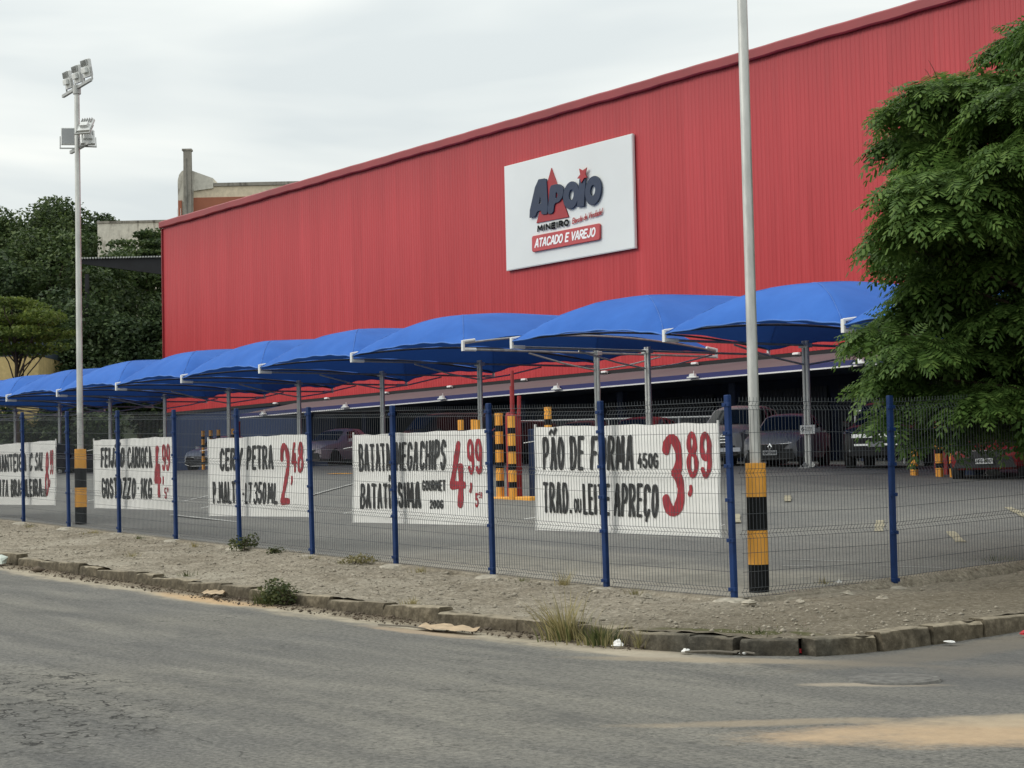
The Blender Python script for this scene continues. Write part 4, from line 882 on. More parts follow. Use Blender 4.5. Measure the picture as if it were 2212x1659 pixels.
# ================================================================ CARS
def car(kind, paint, loc, rz, label, front='hatch', plate=None, emblem=None):
    t = thing('parked_car', loc, label, 'car', 'parked cars', rz)
    # stations: y, z low, z belt, z top, half width, half roof width
    S = dict(
     hatch=[(0,.30,.60,.63,.58,.40),(.05,.22,.68,.72,.74,.52),(.30,.20,.80,.86,.83,.62),(.75,.20,.88,.95,.865,.68),(1.12,.20,.93,1.00,.87,.71),(1.85,.20,.95,1.45,.87,.57),(2.35,.20,.96,1.52,.875,.58),(2.95,.20,.97,1.51,.875,.575),(3.55,.20,.98,1.43,.86,.54),(3.92,.22,.97,1.02,.82,.60),(4.05,.30,.80,.83,.76,.55)],
     sedan=[(0,.30,.58,.61,.58,.40),(.05,.22,.66,.70,.74,.52),(.35,.20,.78,.84,.82,.62),(.85,.20,.86,.92,.86,.68),(1.25,.20,.90,.96,.865,.70),(1.95,.20,.93,1.38,.87,.56),(2.45,.20,.94,1.46,.87,.57),(2.95,.20,.95,1.45,.87,.56),(3.65,.20,.97,1.05,.86,.62),(4.20,.22,.96,1.00,.82,.60),(4.38,.30,.72,.75,.76,.52)],
     suv=[(0,.36,.80,.84,.66,.48),(.05,.30,.92,.96,.82,.60),(.30,.28,1.02,1.08,.90,.70),(.90,.28,1.08,1.15,.925,.75),(1.30,.28,1.11,1.18,.93,.77),(1.95,.28,1.13,1.70,.93,.63),(2.60,.28,1.14,1.80,.93,.64),(3.40,.28,1.14,1.79,.93,.635),(4.20,.28,1.14,1.72,.92,.60),(4.55,.30,1.12,1.18,.88,.66),(4.68,.38,.90,.94,.82,.58)],
     van=[(0,.34,.85,.90,.70,.50),(.06,.28,.98,1.04,.84,.62),(.35,.26,1.10,1.18,.90,.72),(.60,.26,1.15,1.24,.92,.75),(.80,.26,1.17,1.28,.92,.76),(1.35,.26,1.20,1.86,.92,.70),(2.10,.26,1.20,1.95,.92,.72),(3.20,.26,1.20,1.95,.92,.72),(4.35,.26,1.20,1.90,.92,.70),(4.50,.28,1.18,1.24,.90,.72),(4.58,.36,1.0,1.04,.86,.62)])[kind]
    secs = []
    for y, zl, zb, zt, w_, rw in S:
        half = [(0,zl),(w_*.80,zl),(w_*.96,zl+.07),(w_,zl+.20),(w_*1.005,(zl+zb)*.52),(w_*.985,zb-.10),(w_*.95,zb),(w_*.95*.5+rw*.5,zb*.52+zt*.48),(rw,zt-.03),(rw*.86,zt),(rw*.45,zt+.018),(0,zt+.025)]
        secs.append([(x, y, z) for x, z in half]+[(-x, y, z) for x, z in half[-2:0:-1]])
    m = MB(); nsec = len(secs[0]); vs = [p for s_ in secs for p in s_]; fs = []
    for i in range(len(secs)-1):
        for k_ in range(nsec): a, b = i*nsec+k_, i*nsec+(k_+1) % nsec; fs.append((a, b, b+nsec, a+nsec))
    fs += [tuple(range(nsec)), tuple(len(vs)-1-k_ for k_ in range(nsec))]
    m.add(vs, fs); m.build('body', 'car_'+paint, t, True, 38)
    g = lambda i, k_: Vector(secs[i][k_])
    def patch(name, q, mat, sh=.10, off=.008, par=t, sx=None, crown=0.):
        a, b, c, d = q; cc = (a+b+c+d)/4; n = (b-a).cross(d-a)
        if n.length < 1e-6: n = (c-b).cross(d-c)
        n.normalize()
        if n.dot(cc-Vector((0, S[6][0], .7))) < 0: n = -n
        sx = sh if sx is None else sx
        def bl(s_, q_): return (a*(1-s_)+b*s_)*(1-q_)+(d*(1-s_)+c*s_)*q_+n*(off+crown*(1-(2*s_-1)**4))
        m = MB(); P = [[tuple(bl(sx+(1-2*sx)*i/8, sh+(1-2*sh)*j/3)) for j in range(4)] for i in range(9)]; m.grid(P); return m.build(name, mat, par, True)
    L8 = 8; R8 = nsec-8
    for (i0, nm) in ((4, 'windshield'), (8, 'rear_window')):
        patch(nm, (g(i0, 8 if nm == 'windshield' else 8), g(i0, R8), g(i0+1, R8), g(i0+1, 8)), 'glass', .07, .018, t, .05, .05)
    for s_ in (1, -1):
        k0, k1 = (6, 8) if s_ == 1 else (nsec-6, nsec-8)
        patch('side_window', (g(5,k0)*.55+g(4,k0)*.45, g(6,k0)*.8+g(7,k0)*.2, g(6,k1)*.8+g(7,k1)*.2, g(5,k1)), 'glass', .07, .012)
        patch('side_window', (g(6,k0)*.72+g(7,k0)*.28, g(8,k0), g(8,k1)*.75+g(7,k1)*.25, g(6,k1)*.72+g(7,k1)*.28), 'glass', .07, .012)
        m = MB(); y = S[4][0]+.42; x = s_*(S[4][4]+.02); zz = S[4][2]+.03
        m.add([(x, y-.05, zz), (x+s_*.20, y-.04, zz+.02), (x+s_*.22, y+.08, zz+.03), (x, y+.09, zz), (x+s_*.02, y-.05, zz+.11), (x+s_*.19, y-.04, zz+.15), (x+s_*.20, y+.07, zz+.15), (x+s_*.01, y+.08, zz+.12)], [(0,1,2,3),(4,7,6,5),(0,4,5,1),(1,5,6,2),(2,6,7,3),(3,7,4,0)]); m.build('mirror', 'car_'+paint, t)
        # headlamp
        hz_ = S[1][2]-.04; w1 = S[1][4]
        m = MB(); m.add([(s_*(w1-.36), .015, hz_-.06), (s_*(w1-.08), .04, hz_-.05), (s_*(w1+.06), .26, hz_+.06), (s_*(w1-.02), .22, hz_+.13), (s_*(w1-.20), .06, hz_+.07), (s_*(w1-.38), .03, hz_+.03), (s_*(w1-.2), .25, hz_)], [(0,1,4,5),(1,2,3,4),(0,5,6),(5,4,6),(4,3,6),(3,2,6),(2,1,6),(1,0,6)]); m.build('headlight', 'headlight', t)
        m = MB(); m.lathe([(.05, 0), (.055, .02)], 10, (0, 0)); m.v = [(s_*(w1-.17)+p[0], -.01-p[2]+.04, S[1][1]+.17+p[1]) for p in m.v]; m.build('fog_lamp', 'headlight', t)
        yy = S[-1][0]
        m = MB(); m.box(min(s_*.52, s_*.80), max(s_*.52, s_*.80), yy-.12, yy+.012, S[-1][2]-.02, S[-1][2]+.16); m.build('tail_light', 'tail_red', t)
        for wy in (S[3][0]+.02, S[-3][0]-.25):
            rr = .31 if kind in ('hatch', 'sedan') else .37; xw = s_*(S[4][4]-.20)
            o = bpy.data.objects.new('wheel', None); o.empty_display_size = .1; link(o, t); o.location = (s_*(S[4][4]-.09), wy, rr)
            q = MB(); q.lathe([(rr-.10,-.10),(rr-.02,-.10),(rr,-.06),(rr,.06),(rr-.02,.10),(rr-.10,.10)], 20, (0,0), 'x'); q.build('tyre', 'tyre', o, True, 40)
            q = MB(); q.lathe([(rr-.10,-.07),(rr-.11,.075),(.06,.085),(.05,.09)], 14, (0,0), 'x')
            if s_ < 0: q.v = [(-a, b_, c_) for a, b_, c_ in q.v]
            q.build('rim', 'rim', o)
            q = MB(); q.lathe([(rr+.075,-.11),(rr+.065,.082)], 22, (0,0), 'x')
            if s_ < 0: q.v = [(-a, b_, c_) for a, b_, c_ in q.v]
            q.build('wheel_arch', 'rubber', o)
    zb = S[1][2]; zl = S[1][1]; w1 = S[1][4]
    if front == 'chrome':
        MB().box(-.62, .62, -.035, .10, zb-.12, zb-.02).build('chrome_bar', 'chrome', t); MB().box(-.56, .56, -.03, .08, zb-.33, zb-.28).build('chrome_bar', 'chrome', t)
        MB().box(-.56, .56, -.02, .08, zb-.28, zb-.12).build('grille', 'rubber', t); MB().box(-.08, .08, -.05, -.03, zb-.115, zb-.025).build('emblem', 'rubber', t)
    elif front == 'hexa':
        MB().add([(-.58,-.02,zb-.06),(.58,-.02,zb-.06),(.66,-.02,zb-.2),(.40,-.025,zb-.42),(-.40,-.025,zb-.42),(-.66,-.02,zb-.2),(0,.1,zb-.2)], [(0,5,4,3,2,1),(0,1,6),(1,2,6),(2,3,6),(3,4,6),(4,5,6),(5,0,6)]).build('grille', 'rubber', t)
        MB().tube([(-.52,-.03,zb-.10),(.52,-.03,zb-.10)], .018, 6).build('chrome_bar', 'chrome', t); MB().box(-.10,.10,-.05,-.03,zb-.13,zb-.08).build('emblem', 'chrome', t)
        MB().tube([(-.66,-.02,zb-.42),(-.4,-.035,zb-.50),(.4,-.035,zb-.50),(.66,-.02,zb-.42)], .02, 6).build('lower_trim', 'chrome', t)
    elif front == 'grid':
        MB().box(-.42, .42, -.035, .10, zb-.30, zb-.03).build('grille', 'rubber', t)
        for k_ in range(3): MB().box(-.44, .44, -.06, -.035, zb-.09-.085*k_, zb-.055-.085*k_).build('chrome_bar', 'chrome', t)
        MB().add([(-.05,-.075,zb-.15),(0,-.075,zb-.10),(.05,-.075,zb-.15),(0,-.075,zb-.20),(0,-.05,zb-.15)], [(0,3,2,1),(0,1,4),(1,2,4),(2,3,4),(3,0,4)]).build('emblem', 'chrome', t)
        MB().box(-.80, .80, -.03, .14, zb-.52, zb-.40).build('skid_trim', 'car_silver', t)
    else:
        MB().add([(-.52,-.02,zb-.05),(.52,-.02,zb-.05),(.38,-.03,zb-.16),(.20,-.035,zb-.20),(-.20,-.035,zb-.20),(-.38,-.03,zb-.16),(0,.1,zb-.1)], [(0,5,4,3,2,1),(0,1,6),(1,2,6),(2,3,6),(3,4,6),(4,5,6),(5,0,6)]).build('grille', 'rubber', t)
        MB().tube([(-.60,.015,zb-.015),(-.3,-.025,zb-.035),(.3,-.025,zb-.035),(.60,.015,zb-.015)], .012, 6).build('chrome_bar', 'chrome', t)
    if emblem == 'diamond':
        m = MB(); c0 = zb-.11; o_ = [(0,.105),(.066,0),(0,-.105),(-.066,0)]; i_ = [(0,.055),(.032,0),(0,-.055),(-.032,0)]
        m.add([(x, -.055, c0+z) for x, z in o_]+[(x, -.06, c0+z) for x, z in i_]+[(x, -.03, c0+z) for x, z in o_], [(k_, (k_+1) % 4, 4+(k_+1) % 4, 4+k_) for k_ in range(4)]+[(k_, 8+k_, 8+(k_+1) % 4, (k_+1) % 4) for k_ in range(4)]); m.build('emblem', 'chrome', t)
    MB().add([(-.62,-.012,zl+.28),(.62,-.012,zl+.28),(.72,-.005,zl+.03),(-.72,-.005,zl+.03),(-.6,.1,zl+.28),(.6,.1,zl+.28),(.7,.1,zl+.02),(-.7,.1,zl+.02)], [(0,3,2,1),(0,1,5,4),(1,2,6,5),(2,3,7,6),(3,0,4,7)]).build('lower_intake', 'rubber', t)
    pz = zl+.12 if front == 'hatch' else (zl+.26 if front != 'grid' else zl+.22)
    pp = MB().cbox(-.20, .20, -.055, -.04, pz, pz+.13, .004).build('number_plate', 'plate', t)
    if plate:
        m = MB(); ribbon(m, text_strokes(plate, -.17, .17, pz+.028, pz+.10, .45), .013, lambda x, y, l: (x, -.0555-l, y), random.Random(2), .0008, .0003, .02); m.build('plate_lettering', 'band_black', pp)
    MB().tube([(-.5, S[4][0]+.03, S[4][3]+.035), (-.05, S[4][0]+.22, S[4][3]+.16)], .008, 5).build('wiper', 'rubber', t)
    return t
def park(kind, paint, u, v, label, rz=0., **k): return car(kind, paint, (u, v, float(lot_z(u, v+1.2))), rz, label, **k)
park('hatch', 'graphite', -36.05, 35.3, 'dark grey hatchback with diamond emblem behind the white notice', .55, plate='QNF 5464', emblem='diamond')
park('suv', 'graphite', -38.75, 35.7, 'silver grey pickup style car with barred chrome grille right of the bread banner', .50, front='grid', plate='PZA 2318')
park('suv', 'black', -32.45, 35.6, 'black car with bright chrome wing grille behind the side street fence', .58, front='chrome')
park('hatch', 'red', -27.3, 33.6, 'red compact car at the right edge under the tree', .50, front='hatch', plate='HFG 0917')
park('hatch', 'wine', -43.2, 35.6, 'dark wine red car whose roof shows above the bread banner', .45)
park('sedan', 'black', -47.0, 36.0, 'black car whose roof shows beside the red pillar', .4)
park('van', 'darkgreen', -57.2, 36.6, 'tall dark van above the chips banner', .0, front='hatch')
park('sedan', 'champagne', -60.6, 34.6, 'champagne sedan between the beer and chips banners', .42)
park('hatch', 'silver', -73.3, 36.4, 'pale silver car with dark grille between the bean and beer banners', .55, front='hexa', plate='GXR 7120')
park('sedan', 'navy', -84.4, 36.6, 'dark sedan seen behind the floodlight mast base', math.pi)
park('hatch', 'black', -52.0, 36.2, 'black hatchback mostly hidden behind the chips banner', .0)
park('hatch', 'wine', -24.1, 33.2, 'dark red car behind the tree foliage at the far right', .0)

# ================================================================ STRIPED POSTS, PILLARS, RAILING
def striped_post(u, v, h, label, wd=.17, group='yellow and black guard posts', n=None):
    z = float(lot_z(u, v)); b = (u, v, z-.02); t = thing('guard_post', b, label, 'guard post', group); n = n or 2*max(2, int(round(h/.42/2*1.6)))+1; y = z-.02; tot = h+.02
    nb = (n+1)//2; un = tot/(2*nb+(n-nb))
    for i in range(n):
        ye = (i % 2 == (n-1) % 2); hh = un*2 if ye else un
        m = MB(b); r_ = wd/2*(1 if ye else .985)
        if wd > .12:   # three rounded flutes
            pts = []
            for k_ in range(3):
                cx = u-wd/3+k_*wd/3; pts.append((cx, v-wd*.18))
                m.lathe([(wd/5.2, y), (wd/5.2, y+hh)], 8, (cx, v-wd*.18))
            m.box(u-r_, u+r_, v-wd*.18, v+wd*.3, y, y+hh)
        else: m.lathe([(r_, y), (r_, y+hh)], 10, (u, v))
        m.build('band', 'yellow' if ye else 'band_black', t); y += hh
    return t
def pillar(u, v, label, h=1.9, pipe=2.9, rot=0.):
    z = float(lot_z(u, v)); b = (u, v, z); t = thing('service_pillar', b, label, 'pillar', 'red service pillars')
    MB(b).cbox(u-.15, u+.15, v-.12, v+.12, z-.1, z+h, .012).build('column', 'hydrant_red', t)
    MB(b).cbox(u-.50, u-.36, v+.15, v+.3, z-.1, z+h+.06, .012).build('rear_column', 'hydrant_red', t)
    MB(b).tube([(u-.02, v, z+h-.05), (u-.02, v, z+h+.6), (u-.02, v, z+pipe-.35)], .055, 10).build('pipe', 'hydrant_red', t, True, 40)
    MB(b).tube([(u-.0, v, z+pipe-.4), (u-.0, v, z+pipe)], .042, 10).build('pipe', 'hydrant_red', t, True, 40)
    MB(b).tube([(u+.16, v+.05, z+h-.05), (u+.18, v+.05, z+h+.42)], .045, 8).build('pipe_stub', 'hydrant_red', t, True, 40)
    MB(b).cbox(u+.40, u+.80, v+.1, v+.5, z-.1, z+h-.35, .02).build('blue_block', 'wall_blue', t)
    if pipe > 2: MB(b).cbox(u-.6, u+.95, v-.28, v+.6, z-.1, z+.035, .02).build('plinth', 'yellow', t)
    return t
pillar(-33.11, 24.34, 'red pillar with pipe between two striped posts left of the bread banner')
striped_post(-33.42, 24.16, 1.94, 'left striped guard post in front of the red pillar', .17)
striped_post(-32.83, 24.08, 1.88, 'right striped guard post in front of the red pillar', .17)
striped_post(-34.5, 26.4, 2.0, 'striped guard post rising above the left end of the bread banner', .16)
for u_, v_, l in ((-43.4, 30., 'striped post farthest left above the right end of the chips banner'), (-42.75, 30., 'second striped post above the right end of the chips banner'), (-41.7, 29.4, 'third striped post above the chips banner, beside the fence post')): striped_post(u_, v_, 1.62, l, .16)
for k_, (u_, l) in enumerate(((-68.2, 'slim striped post in front of the pale silver car'), (-67.5, 'second slim striped post right of the pale silver car'), (-66.8, 'third slim striped post above the beer banner'), (-65.5, 'slim striped post farthest right above the beer banner'))): striped_post(u_, 34.1, 1.62, l, .15, n=9)
o = pillar(-66.2, 34.6, 'distant red pillar among the slim striped posts', 1.5, 1.62)
pillar(-29.55, 34.9, 'red pillar with blue block beside the striped posts under the tree', 1.75, 1.8)
for u_, h_, l in ((-29.95, .62, 'shortest striped post left of the red pillar under the tree'), (-29.15, 1.25, 'striped post right of the red pillar under the tree'), (-28.72, 1.28, 'striped post nearest the twin carport pole at the right')): striped_post(u_, 34.2, h_, l, .17, n=5 if h_ < 1 else 7)
def railing(u0, u1, v, ztop, label, drop=2.0):
    b = (u0, v, float(lot_z(u0, v))); t = thing('steel_railing', b, label, 'railing', 'pale railings behind the cars')
    z0, z1 = ztop(u0), ztop(u1); n = int((u1-u0)/.16)
    MB(b).tube([(u0, v, z0), (u1, v, z1)], .032, 8).build('top_rail', 'white_paint', t, True, 40)
    MB(b).tube([(u0, v, z0-drop+.18), (u1, v, z1-drop+.18)], .025, 6).build('bottom_rail', 'white_paint', t)
    bar = MB(); bar.tube([(0,0,-drop+.18),(0,0,0)], .012, 5); me = bar.mesh('baluster', 'galv_dull')
    for i in range(n+1):
        u = u0+(u1-u0)*i/n; zz = z0+(z1-z0)*i/n
        if i % 12 == 0: MB(b).tube([(u, v, zz-drop-.2), (u, v, zz)], .03, 8).build('post', 'white_paint', t, True, 40); continue
        o = bpy.data.objects.new('baluster', me); link(o, t); o.location = (u-b[0], v-b[1], zz-b[2])
    return t
railing(-57.0, -42.7, 42.0, lambda u: Z0+ip(u, [(-57,2.2),(-52,2.2),(-47.8,2.06),(-42.7,1.86)]), 'long pale railing behind the dark cars at the centre')
railing(-39.1, -31, 42.0, lambda u: Z0+ip(u, [(-39.1,1.83),(-31,1.9)]), 'pale railing behind the black car with chrome grille')

# ================================================================ TREES
def unit(rn, n):
    v = rn.normal(size=(n, 3)); return v/np.linalg.norm(v, axis=1)[:, None]
def frond_cloud(C, per, rn, size, droop=.6):
    """feathery compound leaves: C rows (x,y,z,r); returns verts, quads (one quad per leaflet)"""
    T = []   # frond template: leaflets in (along, across) with curvature
    K = 7
    for k_ in range(K):
        s_ = .12+.88*k_/(K-1)
        for sd in (-1, 1):
            l = .34*math.sin(math.pi*(.18+.74*s_))**.8; wv = .084; a = .55
            bx, by = s_, 0.; ex, ey = s_+l*a*.55, sd*l
            px, py = -wv*.9, sd*wv*.25
            T.append([(bx, by), ((bx+ex)/2+px*-.9, (by+ey)/2+py), (ex, ey), ((bx+ex)/2+px*.9, (by+ey)/2-py)])
    T = np.array(T)                       # (leaflets,4,2)
    Vs = []
    for cx, cy, cz, r in C:
        n = int(per*(r/.45)**1.6)+6; d = unit(rn, n); d[:, 2] = np.abs(d[:, 2])*.75-.28
        rad = r*(.45+.6*rn.rand(n)**.5)
        base = np.stack([cx+d[:,0]*rad*1.05, cy+d[:,1]*rad*1.05, cz+d[:,2]*rad*.85], -1)
        out_ = np.stack([d[:,0]+rn.normal(0,.35,n), d[:,1]+rn.normal(0,.35,n), rn.normal(.05,.22,n)], -1); out_ /= np.linalg.norm(out_, axis=1)[:, None]
        up = np.tile([0, 0, 1.], (n, 1))+rn.normal(0, .28, (n, 3)); side = np.cross(up, out_); side /= np.linalg.norm(side, axis=1)[:, None]; nrm = np.cross(out_, side)
        L = size*rn.uniform(.55, 1.4, n)
        a = T[None, :, :, 0]*np.ones((n, 1, 1)); b = T[None, :, :, 1]*np.ones((n, 1, 1))
        P = base[:, None, None]+out_[:, None, None]*(a*L[:, None, None])[..., None]+side[:, None, None]*(b*L[:, None, None])[..., None]
        P += nrm[:, None, None]*(-.25*np.abs(b)*L[:, None, None])[..., None]
        P[..., 2] -= droop*(a**2)*L[:, None, None]*rn.uniform(.5, 1.2, (n, 1, 1))
        Vs.append(P.reshape(-1, 3))
    V = np.concatenate(Vs); return V, np.arange(len(V)).reshape(-1, 4)
def leaf_cloud(C, per, rn, size):
    """broad leaf sprays as small bent quads on the shells of many clumps"""
    Vs = []
    for cx, cy, cz, rx, rz in C:
        n = int(per); d = unit(rn, n); rad = .62+.42*rn.rand(n)**.6
        b = np.stack([cx+d[:,0]*rad*rx, cy+d[:,1]*rad*rx, cz+d[:,2]*rad*rz], -1)+rn.normal(0, .05*rx, (n, 3))
        t = unit(rn, n); t[:, 2] = t[:, 2]*.5-.25; t /= np.linalg.norm(t, axis=1)[:, None]
        nn = d*.8+unit(rn, n)*.8+np.array([0, 0, .4]); s_ = np.cross(nn, t); s_ /= np.linalg.norm(s_, axis=1)[:, None]
        L = size*rn.uniform(.6, 1.4, n)[:, None]
        Vs.append(np.stack([b-t*L*.5, b+s_*L*.34+t*L*.05, b+t*L*.55, b-s_*L*.34+t*L*.05], 1).reshape(-1, 3))
    V = np.concatenate(Vs); return V, np.arange(len(V)).reshape(-1, 4)
def limb(m, p, q, r0, r1, rn, n=6, wob=.12):
    p, q = np.array(p, float), np.array(q, float); L = np.linalg.norm(q-p); pts = []; rr = []
    for i in range(n+1):
        t = i/n; w_ = math.sin(math.pi*t)*wob*L; pts.append(tuple(p+(q-p)*t+np.array([rn.normal(0,.5), rn.normal(0,.5), .4])*w_*.35)); rr.append(r0+(r1-r0)*t)
    m.tube(pts, rr, 7)
rn = np.random.RandomState(8)
TB = (-13.6, 21.5, float(side_z(-13.6, 21.5))-.05)
clumps = [(-1.96,-1.47,7.21,.34),(-1.68,-1.56,6.7,.43),(-2.11,-1.12,6.41,.57),(-2.33,-2.26,6.49,.4),(-2.46,-2.76,6.4,.43),(-3.15,-2.5,6.34,.32),(-3.15,-.68,6.41,.53),(-3.8,-1.98,6.06,.26),(-3.66,-1.91,5.91,.39),(-2.66,-2.48,5.64,.5),(-2.8,-1.56,5.48,.58),(-2.81,-2.48,5.09,.38),(-2.43,-2.34,4.67,.5),(-2.72,-2.97,4.72,.28),(-3.1,-3.11,4.39,.28),(-4.02,-1.82,4.37,.33),(-3.66,-1.69,4.27,.39),(-2.91,-.74,5.1,.59),(-2.65,-.42,5.75,.66),(-2.17,-1.91,4.09,.56),(-2.88,-2.46,3.89,.35),(-3.46,-2.13,3.77,.26),(-3.35,-1.6,3.45,.52),(-3.89,-1.91,3.48,.4),(-4.17,-2.2,3.2,.33),(-2.71,-3.02,2.91,.43),(-3.68,-2.51,2.67,.32),(-3.86,-2.51,2.55,.19),(-2.89,-1.78,2.95,.58),(-2.05,-1.81,3.33,.62),(-3.08,-2.16,2.32,.45),(-2.21,-2.34,2.21,.56),(-3.02,-.45,2.4,.53),(-3.06,-.74,1.93,.36),(-3.02,-1.82,1.93,.32),(-2.01,-1.32,4.17,.63),(-3.91,-1.74,2.36,.33),(-3.27,-2.07,1.81,.29),(-3.64,-1.47,1.43,.24),(-3.54,-1.45,1.1,.2),(-3.57,-2.71,2.05,.15),(-2.29,-1.3,1.84,.29),(-2.85,-1.4,1.67,.26),(-3.55,-2.95,3.26,.22),(-2.92,-3.05,6.13,.19),(-2.22,-1.59,7.06,.22),
 (1.52,-1.09,6.43,.64),(-1.99,-.84,4.52,.55),(.69,2.12,6.19,.51),(-.3,.1,5.73,.67),(-3.75,1.89,4.76,.48),(-4.05,-.16,6.61,.5),(-.81,-2.7,5.27,.59),(-4.78,.39,3.95,.6),(1.29,-1.73,2.08,.54),(.51,1.85,3.11,.73),(-.16,-.44,2.88,.51),(-1.01,-.56,6.53,.74),(.09,-3.04,6.64,.5),(.44,.33,5.18,.48),(1.37,.62,4.76,.47),(-3.65,-.67,6.83,.4),(-1.76,-3.16,4.57,.75),(-3.9,.14,4.85,.57),(1.25,.86,4.52,.57),(-1.77,-3.17,4.93,.72),(1.57,-1.19,4.24,.53),(-1.02,-2.35,5.96,.71),(-1.18,5.0,5.6,.65),(-.39,1.61,3.34,.48),(-4.18,1.24,2.87,.6),(-3.25,1.34,4.09,.64),(-.91,2.81,4.65,.66),(-4.22,1.86,2.59,.47),(-.47,3.56,3.0,.46),(-3.44,-.88,6.78,.5),(.53,-.4,2.28,.45),(-1.83,4.19,3.32,.62),(-.69,3.29,6.53,.55),(.03,1.92,3.16,.61),(-1.91,.89,2.77,.49),(-1.97,-.19,3.29,.45),(1.34,-.86,2.71,.61),(-.99,-1.37,3.07,.52),(.24,-2.25,2.09,.48),(-1.06,.92,2.61,.58),(1.48,-.89,2.94,.71),(-3.88,.9,5.6,.58),
 (-.4,-.6,7.6,.8),(.8,.6,7.4,.8),(-1.2,1.2,7.5,.8),(-2.2,.4,7.0,.6),(1.6,1.4,6.2,.8),(2.2,-.2,5.2,.8),(.6,-1.8,7.0,.8),(2.0,1.8,4.2,.7),(1.8,-2.0,5.0,.7),(-1.4,2.4,5.8,.8),(-2.6,1.6,6.0,.6)]
tree = thing('feathery_tree', TB, 'broad tree with feathery drooping green leaves overhanging the right edge', 'tree')
clumps = [(c[0]+.592*.26, c[1]+.806*.26, c[2], c[3]*.92) if i < 46 else c for i, c in enumerate(clumps)]
rf = random.Random(77)     # inner boughs that close the crown
for _ in range(44):
    a_, b_ = rf.uniform(.6, 3.6), rf.uniform(-1., 2.2); clumps.append((-.592*a_-.806*b_*.6-.8, -.806*a_*.7+.592*b_*.6+.5, rf.uniform(1.9, 6.8), rf.uniform(.4, .62)))
clumps = [c for c in clumps if c[2] > 1.75]
V, F = frond_cloud(clumps, 195, rn, .36)
o = bpy.data.objects.new('crown', npmesh('crown', V, F, 'leaf_near')); link(o, tree)
m = MB(); tr_pts = [(0,0,-.1),(.03,.02,.8),(-.05,-.03,1.7),(-.12,-.02,2.5)]; m.tube(tr_pts, [.24,.19,.16,.14], 12); m.build('trunk', 'bark', tree, True, 60)
m = MB()
for i in range(0, len(clumps), 2):
    c = clumps[i]; s_ = (-.12, -.02, min(2.4, max(1.4, c[2]*.5))); mid = (c[0]*.5, c[1]*.5, (s_[2]+c[2])*.5+.25)
    limb(m, s_, mid, .07, .04, rn); limb(m, mid, c[:3], .038, .012, rn)
m.build('branches', 'bark', tree, True, 60)
m = MB()     # bare twigs sticking out of the outline
for c in clumps[:45]:
    for _ in range(2):
        d = unit(rn, 1)[0]; p = np.array(c[:3])+d*np.array([1,1,.6])*c[3]*.8; q = p+(d*.6+np.array([-.2,-.1,.25]))*.42*rn.rand()
        if c[3] > .25: m.tube([tuple(p), tuple((p+q)/2+np.array([0,0,.02])), tuple(q)], [.006,.004,.002], 4)
m.build('twigs', 'bark', tree)
def bg_tree(base, crown_c, rx, rz, n_cl, per, leaf, mat, label, trunk_r=.25, seed=1, squash=1., name='leafy_tree', flat=False):
    """crown_c relative to base; clumps over an uneven ellipsoid"""
    rn = np.random.RandomState(seed); t = thing(name, base, label, 'tree', 'trees behind the parking lot'); C = []
    for i in range(n_cl):
        d = unit(rn, 1)[0]; d[2] = d[2]*.8+.15; q = rn.uniform(.5, .92); cl = rx*rn.uniform(.20, .36)
        if flat: d[2] *= .8; C.append((crown_c[0]+d[0]*rx*q, crown_c[1]+d[1]*rx*q, crown_c[2]+round(d[2]*q*3)/3*rz, cl*1.15, cl*.34))
        else: C.append((crown_c[0]+d[0]*rx*q, crown_c[1]+d[1]*rx*q, crown_c[2]+d[2]*rz*q, cl, cl*.78))
    V, F = leaf_cloud(C, per*1.5, rn, leaf*.60); o = bpy.data.objects.new('crown', npmesh('crown', V, F, mat)); link(o, t)
    m = MB(); top = (crown_c[0]*.6, crown_c[1]*.6, crown_c[2]); limb(m, (0,0,-.5), top, trunk_r, trunk_r*.45, rn, 8, .08); m.build('trunk', 'bark', t, True, 60)
    m = MB()
    for c in C[::2]: limb(m, tuple(np.array(top)*rn.uniform(.55, .95)), c[:3], trunk_r*.3, .03, rn, 5)
    m.build('branches', 'bark', t, True, 60); return t
def gz(u, v): return Z0+1.0
G0 = Z0+.9
# (world base) , crown centre height etc.
bg_tree((-158.5,62.8,Z0+11), (0,0,10.2), 6.4, 5.0, 120, 260, .55, 'leaf_mid', 'tallest dome shaped dark tree on the hill behind the mast', .5, 11)
bg_tree((-155.3,67.8,Z0+11), (0,0,10.3), 3.8, 3.9, 50, 240, .5, 'leaf_dark', 'darker round tree just right of the dome shaped tree on the hill', .4, 12)
bg_tree((-124.5,43.5,G0), (0,0,11.0), 5.6, 6.4, 80, 300, .5, 'leaf_dark', 'dense dark tree at the left edge above the bright young tree', .45, 13)
bg_tree((-123.5,50.5,G0), (0,0,11.0), 6.0, 7.2, 90, 320, .5, 'leaf_mid', 'wide dark tree behind the floodlight mast shaft', .45, 14)
bg_tree((-113.0,49.2,G0), (0,0,7.0), 4.8, 6.2, 80, 300, .46, 'leaf_dark', 'low dark tree mass left of the red warehouse', .4, 15)
bg_tree((-109.5,51.2,G0), (0,0,6.2), 3.8, 6.0, 64, 300, .44, 'leaf_dark', 'dark bushy tree touching the warehouse corner', .35, 16)
bg_tree((-130.5,61.0,G0+2), (0,0,15.0), 3.6, 2.6, 24, 200, .45, 'leaf_mid', 'spreading tree top in front of the pale building', .35, 17, flat=True)
bg_tree((-126.5,58.0,G0+1), (0,0,12.8), 3.6, 3.2, 26, 240, .46, 'leaf_mid', 'green tree behind the dark shed roof', .35, 18)
bg_tree((-118.5,46.8,G0), (0,0,5.6), 3.6, 4.2, 30, 280, .44, 'leaf_dark', 'low dark tree behind the bright young tree', .3, 19)
